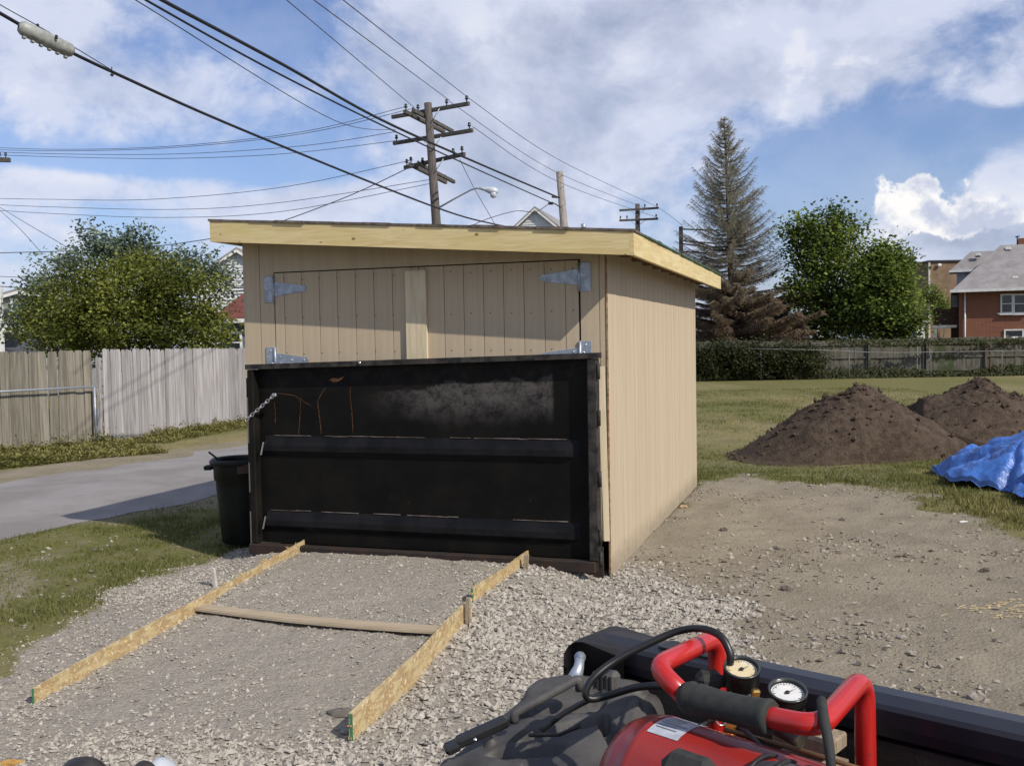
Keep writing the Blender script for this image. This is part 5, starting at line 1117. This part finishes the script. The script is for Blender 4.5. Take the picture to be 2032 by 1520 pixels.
def auto(pts, Ya, Yb):
    xa, xb = pts[0][0], pts[-1][0]; return [(x, y, yl(x, xa, Ya, xb, Yb)) for x, y in pts]
cable(auto([(-60, -8), (0, 27), (95, 80), (220, 142), (500, 266), (865, 412), (985, 446), (1118, 470)], 12, 40), .023, m_cable, 'thickest black overhead cable crossing the sky down to the shed roof', n=42)
cable(auto([(-60, -30), (0, 10), (75, 52), (150, 96), (222, 140)], 12, 14.3), .006, m_cable, 'thin support wire tied above the splice case')
cable(auto([(250, -42), (320, 0), (560, 128), (760, 240), (950, 325), (1110, 393)], 17, 45.6), .035, m_cable, 'upper of the two heavy black cables running to the bare pole', n=36)
cable(auto([(210, -48), (288, 0), (540, 140), (760, 250), (950, 338), (1095, 403)], 17, 45.4), .022, m_cable, 'lower of the two heavy black cables running to the bare pole', n=36)
sc = root('splice_case', P(92, 78, 12.8), 'grey ribbed splice case hanging on the thick cable at top left', 'splice case')
c0_, c1_ = P(40, 54, 12.55), P(143, 103, 13.1); d = c1_-c0_; L = np.linalg.norm(d); d /= L
mb = MB(); mb.lathe(c0_, [(.02, -.02), (.07, 0), (.092, .04), (.097, L*.3), (.097, L*.7), (.092, L-.04), (.07, L), (.02, L+.02)], 16, axis=d); obj('case', mb, m_splice, sc)
dn = -Z-d*(-Z@d); dn /= np.linalg.norm(dn)
for k in range(6):
    mb = MB(); mb.bbox(c0_+d*L*(.1+.16*k)+dn*.10, (.045, .05, .05), .008, d, np.cross(d, dn), dn); obj('clamp', mb, m_splice, sc)
for x, y in ((75, 52), (112, 74)):
    mb = MB(); mb.bbox(P(x, y, 12.8), (.03, .03, .05), .006); obj('hanger', mb, m_cable, sc)
q = P(222, 145, 14.3); mb = MB(); mb.lathe(q-Z*.03, [(0, -.03), (.03, 0), (0, .03)], 8); mb.tube([q, q+Z*.08], .008, 5); obj('cable_clamp', mb, m_cable, None, origin=q, label='small dark clamp dangling under the thick cable', cat='clamp')
GW = 'thin power lines between the poles'
T = [([(931, 196), (680, 0), (600, -66)], 33.6, 16, 'thin line from the top right insulator up to the top edge'),
     ([(892, 200), (622, 0), (560, -48)], 34, 16, 'thin line from the second top insulator up to the top edge'),
     ([(822, 214), (568, 0), (500, -56)], 34.6, 17, 'leftmost of the three thin lines rising to the top edge'),
     ([(785, 258), (665, 240), (268, 0), (200, -42)], 35, 16, 'faint thin line from the middle crossarm to the top edge'),
     ([(931, 196), (1110, 318), (1305, 411)], 33.6, 61.5, 'upper thin line falling from the tall pole to the distant pole'),
     ([(892, 202), (1100, 340), (1280, 413)], 34, 61.6, 'second thin line falling from the tall pole to the distant pole'),
     ([(938, 252), (1110, 362), (1305, 432)], 34, 61.5, 'third thin line falling from the middle crossarm to the distant pole'),
     ([(1305, 411), (1340, 436), (1360, 455)], 61.5, 60, 'short thin line from the distant pole into the conifer'),
     ([(802, 213), (600, 262), (350, 290), (120, 297), (-60, 291)], 34, 42, 'uppermost of the thin lines leaving the tall pole for the left edge'),
     ([(815, 217), (600, 266), (350, 293), (120, 300), (-60, 296)], 34, 42, 'second of the thin lines leaving the tall pole for the left edge'),
     ([(785, 262), (600, 290), (350, 306), (120, 306), (-60, 300)], 35, 42, 'thin line from the middle crossarm to the left edge'),
     ([(785, 280), (560, 306), (330, 315), (120, 312), (-60, 306)], 35, 42, 'lower thin line from the middle crossarm to the left edge'),
     ([(818, 318), (560, 372), (300, 396), (100, 396), (-60, 393)], 34, 42, 'thin line from the lowest crossarm to the left edge'),
     ([(852, 357), (560, 402), (350, 416), (100, 411), (-60, 404)], 34.4, 42, 'faint line leaving the tall pole below its lowest crossarm'),
     ([(852, 365), (560, 420), (330, 432), (100, 424), (-60, 414)], 34.4, 42, 'lowest faint line leaving the tall pole for the left edge'),
     ([(822, 328), (700, 386), (555, 441), (470, 465), (300, 490), (150, 498), (-40, 503)], 34.4, 38, 'service line dropping from the lowest crossarm past the left tree'),
     ([(912, 316), (940, 372), (985, 450)], 34, 36, 'loose wire hanging from the lowest crossarm to the roof line'),
     ([(0, 412), (60, 448), (135, 492)], 42, 33, 'slanting service wire at the left edge above the tree'),
     ([(0, 418), (40, 455), (85, 505)], 42, 33, 'steeper service wire at the left edge'),
     ([(-40, 547), (60, 551), (150, 550)], 34, 34, 'short horizontal wire left of the tree'),
     ([(-40, 566), (60, 573), (140, 583)], 36, 36, 'thick dark wire low at the left edge'),
     ([(940, 446), (975, 432), (1025, 419), (1062, 421), (1090, 404)], 40, 45.4, 'curved service wire from the bare pole over the white gable')]
for k, (pts, Ya, Yb, lab) in enumerate(T):
    cable(auto(pts, Ya, Yb), .016 if k in (15, 20, 21) else .0105, m_wire, lab, name='power_line', cat='power line', grp=GW)

# ------------------------------------------------------------------ pickup truck bed
TU = np.array([.76, -.65, 0]); TU /= np.linalg.norm(TU); TN = np.array([-TU[1], TU[0], 0])     # TN points outwards, away from the camera
if TN[1] < 0: TN = -TN
T0 = G(1140, 1262, 1.5); T0[2] = 0; BEDZ = .98; BEDW = 1.5; BEDL = 2.4
tr = root('pickup_truck', T0+TU*1.2-TN*.75, 'dark pickup truck bed seen over its rail with the tailgate down', 'pickup truck')
def Tp(u, n, z): return T0+TU*u+TN*n+Z*z
def sweep(prof, u0, u1, N=1):
    mb = MB(); n = len(prof); vs = []
    for i_ in range(N+1):
        u = u0+(u1-u0)*i_/N
        vs += [Tp(u, p, z) for p, z in prof]
    fs = [(i_*n+k, i_*n+(k+1) % n, (i_+1)*n+(k+1) % n, (i_+1)*n+k) for i_ in range(N) for k in range(n)]+[tuple(range(n))[::-1], tuple(range(N*n, N*n+n))]
    mb.add(vs, fs, False); return mb
rail = [(-.004, 1.462), (-.004, 1.492), (.004, 1.500), (.045, 1.507), (.09, 1.504), (.115, 1.492), (.125, 1.470), (.125, 1.44), (.0, 1.44)]
mb = sweep(rail, .055, BEDL, 1); obj('bed_rail', mb, m_truck, tr)
mb = sweep([(.02, BEDZ), (.02, 1.438), (.10, 1.438), (.14, 1.2), (.14, .7), (.06, .62), (.04, .62)], .06, BEDL); obj('side_panel', mb, m_truck, tr)
mb = sweep([(.0, BEDZ), (.0, 1.43), (.018, 1.43), (.018, BEDZ)], .07, BEDL); obj('inner_panel', mb, m_liner, tr)
# rounded end post at the tailgate
mb = MB(); prof = [(-.012, 1.0), (-.014, 1.38)]+[(.046-.06*math.cos(t), 1.446+.06*math.sin(t)) for t in np.linspace(0, math.pi/2, 5)][1:]
vs = []
for u, z in prof:
    vs += [Tp(u, -.03, z-.004), Tp(u, -.012, z), Tp(u, .115, z), Tp(u, .132, z-.02)]
vs += [Tp(.16, -.03, 1.485), Tp(.16, -.012, 1.498), Tp(.16, .115, 1.498), Tp(.16, .132, 1.48), Tp(.16, -.03, 1.0), Tp(.16, -.012, 1.0), Tp(.16, .115, 1.0), Tp(.16, .132, 1.0)]
fs = [(i_*4+k, i_*4+k+1, i_*4+5+k, i_*4+4+k) for i_ in range(6) for k in range(3)]+[(0, 4, 8, 12, 16, 20, 24, 28)[::-1], (3, 7, 11, 15, 19, 23, 27, 31)]
mb.add(vs, fs, True); obj('end_post', mb, m_liner, tr)
mb = MB(); mb.box(Tp(.28, .055, 1.5075), (.13, .055, .004), TU, TN, Z); obj('stake_pocket', mb, m_dark, tr)
mb = MB(); mb.box(Tp(BEDL/2, -BEDW/2, BEDZ-.02), (BEDL, BEDW, .04), TU, TN, Z)
for k in range(12): mb.bbox(Tp(BEDL/2, -.1-k*.118, BEDZ+.006), (BEDL-.02, .06, .014), .004, TU, TN, Z)
obj('bed_floor', mb, m_liner, tr)
mb = sweep([(-BEDW-.02, BEDZ), (-BEDW-.02, 1.44), (-BEDW+.02, 1.50), (-BEDW-.10, 1.50), (-BEDW-.14, 1.2), (-BEDW-.14, .7)][::-1], .02, BEDL); obj('side_panel', mb, m_truck, tr)
mb = MB(); mb.bbox(Tp(-.27, -BEDW/2, BEDZ-.04), (.5, BEDW-.06, .05), .01, TU, TN, Z); obj('tailgate', mb, m_truck, tr)
mb = MB(); mb.box(Tp(BEDL-.02, -BEDW/2, 1.22), (.04, BEDW-.06, .48), TU, TN, Z); obj('front_panel', mb, m_truck, tr)
for u in (1.35,):
    for n in (.0, -BEDW):
        mb = MB(); mb.lathe(Tp(u, n+(.12 if n == 0 else -.12), .38), [(.0, -.11), (.22, -.11), (.36, -.10), (.38, -.06), (.38, .06), (.36, .10), (.22, .11), (0, .11)], 26, axis=TN); obj('wheel', mb, m_rubber, tr)
mb = MB(); mb.box(Tp(1.2, -BEDW/2, .72), (2.3, 1.1, .3), TU, TN, Z); obj('chassis', mb, m_liner, tr)
# wheel well inside, latch bracket
mb = MB(); mb.bbox(Tp(1.35, -.10, BEDZ+.13), (.9, .2, .26), .04, TU, TN, Z); obj('wheel_well', mb, m_liner, tr)
mb = MB(); a_ = Tp(.03, -.04, 1.40); mb.tube([P(1151, 1306, a_[1]-.02), P(1148, 1325, a_[1]-.03), P(1138, 1352, a_[1]-.05)], [.011, .013, .02], 8); mb.lathe(P(1151, 1304, a_[1]-.02), [(0, -.012), (.014, 0), (0, .012)], 10, axis=(0, -1, .3)); obj('latch', mb, m_galv, tr)

# ------------------------------------------------------------------ air compressor in the bed
cp = root('air_compressor', P(1480, 1480, 1.72)*np.array([1, 1, 0])+Z*BEDZ, 'red portable air compressor with roll bar handle and two gauges', 'air compressor')
def bend(pts, rad=.05, n=6):
    out = [np.array(pts[0])]
    for i_ in range(1, len(pts)-1):
        p = np.array(pts[i_]); a_ = np.array(pts[i_-1])-p; b_ = np.array(pts[i_+1])-p; la, lb = np.linalg.norm(a_), np.linalg.norm(b_); r_ = min(rad, la*.45, lb*.45)
        s = p+a_/la*r_; e = p+b_/lb*r_
        for k in range(n+1):
            t = k/n; out.append(s*(1-t)**2+p*2*t*(1-t)+e*t*t)
    out.append(np.array(pts[-1])); return out
h1 = P(1424, 1262, 2.02); h2 = P(1300, 1322, 1.80); h3 = P(1360, 1382, 1.74); h4 = P(1530, 1424, 1.62); h5 = P(1625, 1442, 1.56); h6 = P(1715, 1340, 1.74)
d1 = np.array([h1[0]-.01, h1[1], BEDZ+.02]); d6 = np.array([h6[0]+.005, h6[1]-.01, BEDZ+.02])
mb = MB(); mb.tube(bend([d1, h1, h2, h3], .055), .0185, 14); mb.tube(bend([h3, h4, h5, h6, d6], .055), .0185, 14); obj('handle_frame', mb, m_redtube, cp)
gd = (h4-h3)/np.linalg.norm(h4-h3); L = np.linalg.norm(h4-h3)
mb = MB(); pts = []; rs_ = []
for k in range(23):
    t = -.02+1.03*k/22; pts.append(h3+gd*L*t); rs_.append(.0275 if t < .10 else (.030-.0045*math.sin((t-.1)/.9*math.pi) if t < .95 else .031))
rs_[0] = .024; rs_[-1] = .027; rs_[2] = .030; rs_[3] = .0265
mb.tube(pts, rs_, 20); obj('foam_grip', mb, m_foam, cp)
def gauge(c, r_, nrm, mface, seed, lab):
    nrm = np.array(nrm, float); nrm /= np.linalg.norm(nrm); mb = MB()
    mb.lathe(c, [(0, -.040), (r_*.8, -.040), (r_, -.030), (r_, 0), (r_*.98, .003), (r_*.86, .003), (r_*.84, -.004)], 28, axis=nrm); g = obj('gauge', mb, mat('gauge_body%d' % seed, (.012, .013, .012), rough=.35), cp, label=lab)
    h = np.cross(nrm, (1, 0, 0)); h /= np.linalg.norm(h); u = np.cross(h, nrm)
    mb = MB(); mb.add([c+nrm*-.003+(u*math.cos(t)+h*math.sin(t))*r_*.85 for t in np.linspace(0, 2*math.pi, 29)[:-1]], [tuple(range(28))]); obj('dial', mb, mface, g)
    mb = MB()
    for k in range(25):
        t = math.radians(-225+270*k/24)*-1; e = u*math.cos(t)+h*math.sin(t); s_ = np.cross(nrm, e); l0 = .62 if k % 4 == 0 else .70
        q = c-nrm*.0022; mb.add([q+e*r_*l0-s_*.0006, q+e*r_*l0+s_*.0006, q+e*r_*.78+s_*.0006, q+e*r_*.78-s_*.0006], [(0, 1, 2, 3)])
    obj('scale_marks', mb, m_ink, g)
    mb = MB(); e = u*math.cos(.5)+h*math.sin(.5); s_ = np.cross(nrm, e); q = c-nrm*.0012; mb.add([q-e*r_*.2-s_*.0015, q-e*r_*.2+s_*.0015, q+e*r_*.65], [(0, 1, 2)]); mb.lathe(q-nrm*.0004, [(.004, 0), (.004, .002), (0, .002)], 10, axis=nrm); obj('needle', mb, m_ink, g)
    mb = MB(); mb.lathe(c, [(r_*.99, .002), (r_*1.02, .001), (r_*1.0, .005), (r_*.9, .005), (r_*.87, .002)], 28, axis=nrm); obj('bezel', mb, mat('bezel%d' % seed, (.05, .055, .05), rough=.25), g)
    return g
g1 = P(1472, 1326, 1.86); g2 = P(1563, 1372, 1.78)
gauge(g1, .034, (-.03, -.36, 1), m_dialy, 1, 'yellowed pressure gauge'); gauge(g2, .035, (-.02, -.32, 1), m_dialw, 2, 'white faced pressure gauge')
# manifold with brass fittings
mb = MB(); ma, mb_ = g1-Z*.075, g2-Z*.075; mb.tube([ma-(mb_-ma)*.3, mb_+(mb_-ma)*.3], .016, 10); mb.bbox(ma, (.05, .05, .05), .006); mb.bbox((ma+mb_)/2+Z*.02, (.022, .02, .03), .004); mb.tube([g1-Z*.04, ma], .012, 8); mb.tube([g2-Z*.04, mb_], .012, 8); obj('manifold', mb, mat('manifold_metal', (.16, .13, .09), (.05, .05, .05), scale=30, rough=.4, metal=.6), cp)
mb = MB(); f_ = P(1447, 1430, 1.78); mb.tube([f_+Z*.03, f_-Z*.06], .011, 8); mb.bbox(f_, (.024, .024, .02), .003); mb.bbox(f_-Z*.04+TU*.02, (.03, .02, .02), .003); mb.bbox(P(1500, 1376, 1.8), (.016, .016, .016), .003); obj('brass_fitting', mb, m_bras, cp)
mb = MB(); rr_ = P(1432, 1425, 1.76); mb.tube([rr_+np.array([.0, .0, 0])+np.array([math.cos(t)*.010, 0, math.sin(t)*.013]) for t in np.linspace(0, 6.28, 12)], .0018, 6); obj('pull_ring', mb, m_steel, cp)
mb = MB(); mb.bbox(P(1408, 1348, 1.9), (.05, .05, .03), .01); mb.tube([P(1408, 1348, 1.9), P(1440, 1352, 1.88)], .012, 8); obj('pressure_switch', mb, m_foam, cp)
# tank
tu = gd*np.array([1, 1, 0]); tu /= np.linalg.norm(tu); t0 = P(1268, 1408, 1.80); t0 = np.array([t0[0], t0[1], 0]); tz = 1.392; RT = .125; TL = .46
tc_ = t0+Z*tz
mb = MB(); prf = [(0, -.055), (.04, -.052), (.08, -.038), (.108, -.015), (RT-.003, .012), (RT, .035), (RT+.002, .037), (RT+.002, .047), (RT, .049), (RT, TL-.05), (RT-.004, TL), (.1, TL+.03), (.05, TL+.05), (0, TL+.055)]
mb.lathe(tc_, prf, 48, axis=tu); tk = obj('tank', mb, m_tank, cp)
# sticker wrapped on the tank
side = np.cross(tu, Z); side /= np.linalg.norm(side)
if side[1] > 0: side = -side
def ontank(l, ang_, r_=RT+.001): return tc_+tu*l+(Z*math.cos(ang_)+side*math.sin(ang_))*r_
mb = MB(); vs = [ontank(l, a_) for l in (.05, .115) for a_ in np.linspace(-.55, .35, 9)]; mb.add(vs, [(k, k+1, k+10, k+9) for k in range(8)], True); stk = obj('sticker', mb, m_stick, cp)
mb = MB()
for k in range(9):
    a_ = -.42+k*.075; l0, l1 = .056, .056+R.uniform(.03, .055); mb.add([ontank(l0, a_, RT+.0016), ontank(l1, a_, RT+.0016), ontank(l1, a_+.018, RT+.0016), ontank(l0, a_+.018, RT+.0016)], [(0, 1, 2, 3)])
obj('print_lines', mb, mat('grey_print', (.12, .14, .18), rough=.5), stk)
mb = MB(); vs = [ontank(l, a_) for l in (.07, .17) for a_ in np.linspace(.68, .95, 4)]
# motor / pump in front, black
mb = MB(); mo = P(1625, 1662, 1.50); mb.lathe(mo-tu*.13, [(0, 0), (.06, 0), (.085, .02), (.095, .06), (.095, .2), (.08, .25), (0, .26)], 24, axis=tu); obj('motor_cover', mb, mat('motor_plastic', (.06, .06, .065), (.10, .10, .11), scale=20, rough=.55), cp)
mb = MB()
for k in range(6): mb.tube([mo-tu*(.1-.035*k)+(Z*math.cos(t)+side*math.sin(t))*.0965 for t in np.linspace(-1.2, 1.4, 14)], .004, 6)
obj('cooling_fins', mb, m_liner, cp)
mb = MB(); k0 = P(1370, 1527, 1.58); mb.bbox(k0, (.10, .06, .05), .02, tu, side, Z); obj('valve_cover', mb, m_foam, cp)
mb = MB(); mb.tube([P(1630, 1388, 1.60), P(1634, 1420, 1.56), P(1645, 1478, 1.52), P(1652, 1545, 1.49)], [.008, .0085, .008, .007], 8); obj('lever', mb, m_foam, cp)
mb = MB(); mb.tube([ontank(.14, -.55, RT+.006), ontank(.30, -.30, RT+.010), ontank(.45, -.25, RT+.01)], .004, 6); obj('copper_pipe', mb, mat('dull_copper', (.20, .11, .05), rough=.5, metal=.5), cp)
mb = MB(); mb.tube([P(1425, 1425, 1.80), P(1375, 1445, 1.74)], .0035, 6); mb.tube([P(1470, 1440, 1.72), P(1515, 1485, 1.66), P(1535, 1510, 1.62)], .0045, 6); obj('control_wire', mb, m_rubber, cp)
for l in (.08, .38):
    mb = MB(); mb.box(tc_+tu*l-Z*(RT+.06), (.03, .16, tz-RT-BEDZ-.0 if False else .25), tu, side, Z); obj('foot', mb, m_redtube, cp)
# wood offcut in the bed behind the compressor
mb = MB(); wc = P(1606, 1462, 1.86); mb.bbox(wc, (.12, .07, .03), .004, TU, TN, Z); mb.box(np.array([wc[0], wc[1], (BEDZ+wc[2])/2-.02]), (.12, .08, wc[2]-BEDZ-.04), TU, TN, Z); obj('wood_block', mb, m_stake, None, origin=wc, label='tan wood offcut standing in the truck bed behind the compressor', cat='wood block')
# hoses
def spl(pts, n=8):
    Q = [P(*p) for p in pts]; out = []
    for i_ in range(len(Q)-1):
        p0 = Q[max(i_-1, 0)]; p1 = Q[i_]; p2 = Q[i_+1]; p3 = Q[min(i_+2, len(Q)-1)]
        for k in range(n): t = k/n; out.append(.5*((2*p1)+(-p0+p2)*t+(2*p0-5*p1+4*p2-p3)*t*t+(-p0+3*p1-3*p2+p3)*t**3))
    return out+[Q[-1]]
hp = [(1446, 1325, 1.88), (1449, 1298, 1.88), (1430, 1262, 1.9), (1392, 1247, 1.93), (1345, 1252, 1.96), (1290, 1275, 1.96), (1225, 1308, 1.95), (1180, 1342, 1.93), (1162, 1372, 1.92), (1172, 1386, 1.92), (1205, 1380, 1.92), (1260, 1364, 1.88), (1310, 1360, 1.84), (1345, 1367, 1.80)]
mb = MB(); mb.tube(spl(hp), .0075, 10); obj('air_hose', mb, m_rubber, None, origin=P(1172, 1386, 1.92), label='black air hose looping from the gauges over the handle to the plastic case', cat='hose')

# ------------------------------------------------------------------ plastic tool case
def case():
    n, m = 90, 64
    c00 = G(820, 1545, 1.28); c01 = G(1075, 1338, 1.43); c11 = G(1330, 1362, 1.42); c10 = G(1210, 1590, 1.32)
    r = root('tool_case', (c00+c11)/2*np.array([1, 1, 0])+Z*BEDZ, 'dusty black moulded plastic tool case in the truck bed', 'tool case')
    u, v = np.meshgrid(np.linspace(0, 1, n), np.linspace(0, 1, m))      # u along the back edge, v from near to far
    Pq = (c00[None, None]*((1-u)*(1-v))[..., None]+c01[None, None]*((1-u)*v)[..., None]+c10[None, None]*(u*(1-v))[..., None]+c11[None, None]*(u*v)[..., None])
    eu = np.minimum(u, 1-u)*.55; ev = np.minimum(v, 1-v)*.42; rad = .055
    ex = np.clip(1-eu/rad, 0, 1); ey = np.clip(1-ev/rad, 0, 1); e = np.sqrt(np.clip(ex**2+ey**2, 0, 1)); z = -rad*(1-np.sqrt(np.clip(1-e*e, 0, 1)))*.9
    def seg(p, q, w_, dep, sharp=.35):
        ax, ay = p; bx, by = q; dx, dy = bx-ax, by-ay; t = np.clip(((u-ax)*dx+(v-ay)*dy)/(dx*dx+dy*dy), 0, 1); d_ = np.hypot((u-ax-t*dx)*1.3, v-ay-t*dy)
        return dep*(1-sst(d_, w_*(1-sharp), w_))
    z = z+.012*sst(u, .05, .3)*sst(1-u, .05, .3)
    z = z+seg((.12, .83), (.80, .90), .10, .018)            # raised spine along the far edge
    z = z+seg((.20, .60), (.62, .72), .065, -.026)           # long recess
    z = z+seg((.35, .38), (.72, .60), .05, -.028)
    z = z+seg((.72, .60), (.86, .45), .05, -.028)
    z = z+seg((.30, .22), (.60, .30), .05, -.022)+seg((.06, .45), (.22, .30), .03, .012)
    z = z+seg((.85, .75), (.95, .25), .06, .015)+seg((.1, .12), (.5, .1), .05, .014)
    z = z+.002*fbm(u*30, v*30, 3)
    Pq[..., 2] += z
    # walls down to the floor
    V_ = Pq.reshape(-1, 3); i = np.arange(n*m).reshape(m, n); F_ = [np.stack([i[:-1, :-1].ravel(), i[:-1, 1:].ravel(), i[1:, 1:].ravel(), i[1:, :-1].ravel()], 1)]
    ringi = np.concatenate([i[0, :-1], i[:-1, -1], i[-1, :0:-1], i[:0:-1, 0]]); low = V_[ringi].copy(); low[:, 2] -= .09; low2 = low.copy(); low2[:, 2] = BEDZ+.03
    ctr = V_.mean(0); low[:, :2] += (low[:, :2]-ctr[:2])*.012
    b0 = len(V_); nr = len(ringi); V_ = np.concatenate([V_, low, low2]); k = np.arange(nr); kk = (k+1) % nr
    F_.append(np.stack([ringi[k], b0+k, b0+kk, ringi[kk]], 1)); F_.append(np.stack([b0+k, b0+nr+k, b0+nr+kk, b0+kk], 1))
    mesh_np('shell', V_, np.concatenate(F_), m_case, parent=r, smooth=True)
    def Q(uu, vv, dz=0.0): 
        j = min(int(vv*(m-1)), m-1); i_ = min(int(uu*(n-1)), n-1); return Pq[j, i_]+Z*dz
    # latches and the carrying handle along the far edge
    a_, b_ = P(905, 1474, 2.06), P(1008, 1428, 2.09); dd_ = (b_-a_)/np.linalg.norm(b_-a_); sd = np.cross(dd_, Z); sd /= np.linalg.norm(sd); nz = np.cross(sd, dd_)
    mb = MB(); mb.bbox((a_+b_)/2, (np.linalg.norm(b_-a_), .032, .022), .006, dd_, sd, nz); mb.bbox(a_-dd_*.01-nz*.004, (.035, .040, .018), .006, dd_, sd, nz); lt = obj('latch', mb, m_rubber, r)
    mb = MB(); mb.lathe(P(943, 1467, 2.03), [(.0, .004), (.003, .003), (.004, 0)], 8); obj('latch_pin', mb, m_steel, lt)
    a_, b_ = P(1020, 1415, 2.10), P(1150, 1352, 2.13); mb = MB(); mb.tube(bend([a_-Z*.02, a_+Z*.0, (a_+b_)/2+Z*.004, b_+Z*.008, b_-Z*.02], .05), .010, 12); obj('handle', mb, m_case, r)
    a_, b_ = P(1195, 1350, 1.99), P(1215, 1340, 1.99); mb = MB(); c_ = P(1205, 1350, 1.99)
    mb.bbox(c_, (.055, .03, .045), .008, TU, TN, Z)
    for k in range(5): mb.box(c_+TU*(-.022+.011*k)-TN*.016, (.003, .004, .036), TU, TN, Z)
    obj('hinge_block', mb, m_case, r)
    mb = MB(); mb.tube([P(1075, 1452, 1.97)+Z*.004, P(1120, 1425, 2.0)+Z*.012, P(1172, 1398, 1.98)+Z*.012, P(1200, 1383, 1.95)+Z*.01], .006, 8); mb.tube([P(1050, 1458, 2.0), P(1110, 1457, 1.97), P(1150, 1440, 1.95)], .004, 6)
    obj('extension_lead', mb, m_rubber, None, origin=P(1120, 1425, 2.0), label='black cord lying across the top of the plastic tool case', cat='cord')
case()

# ------------------------------------------------------------------ black bags just entering at the bottom left
def lump(name, px_, py_, Yd, rx, ry, rz_, mt, label, cat, seed):
    r_ = random.Random(seed); t = P(px_, py_, Yd); c = t-Z*rz_; mb = MB(); n = 18; vs = []; fs = []; ph0 = [r_.uniform(0, 6.28) for _ in range(6)]
    for i_ in range(9):
        ph = math.pi*.5*i_/8
        for k in range(n):
            a_ = 2*math.pi*k/n; w_ = 1+.07*math.sin(3*a_+ph0[0])+.04*math.sin(5*a_+ph0[1]+ph*3); vs.append(c+np.array([rx*math.sin(ph)*math.cos(a_)*w_, ry*math.sin(ph)*math.sin(a_)*w_, rz_*math.cos(ph)]))
    for k in range(n): a_ = 2*math.pi*k/n; vs.append(np.array([c[0]+rx*.9*math.cos(a_), c[1]+ry*.9*math.sin(a_), gnd(c[0], c[1])-.02]))
    for i_ in range(9):
        for k in range(n): fs.append((i_*n+k, i_*n+(k+1) % n, (i_+1)*n+(k+1) % n, (i_+1)*n+k)[::-1])
    mb.add(vs, fs, True); return obj(name, mb, mt, None, origin=c, label=label, cat=cat)
m_bag = mat('black_bag_plastic', (.02, .018, .017), (.035, .03, .028), scale=9, rough=.5, bump=.4, bscale=12)
lump('rubbish_bag', 160, 1503, 4.6, .13, .12, .14, m_bag, 'left black rubbish bag just entering the bottom edge', 'bag', 2)
lump('rubbish_bag', 283, 1510, 4.6, .075, .09, .12, m_bag, 'right smaller black bag just entering the bottom edge', 'bag', 3)
lump('plastic_sack', 318, 1503, 4.75, .09, .09, .12, mat('pale_sack', (.45, .48, .52), rough=.6), 'pale blue white sack behind the smaller black bag at the bottom edge', 'bag', 4)
for o in bpy.data.objects:
    if 'w' in o: del o['w']
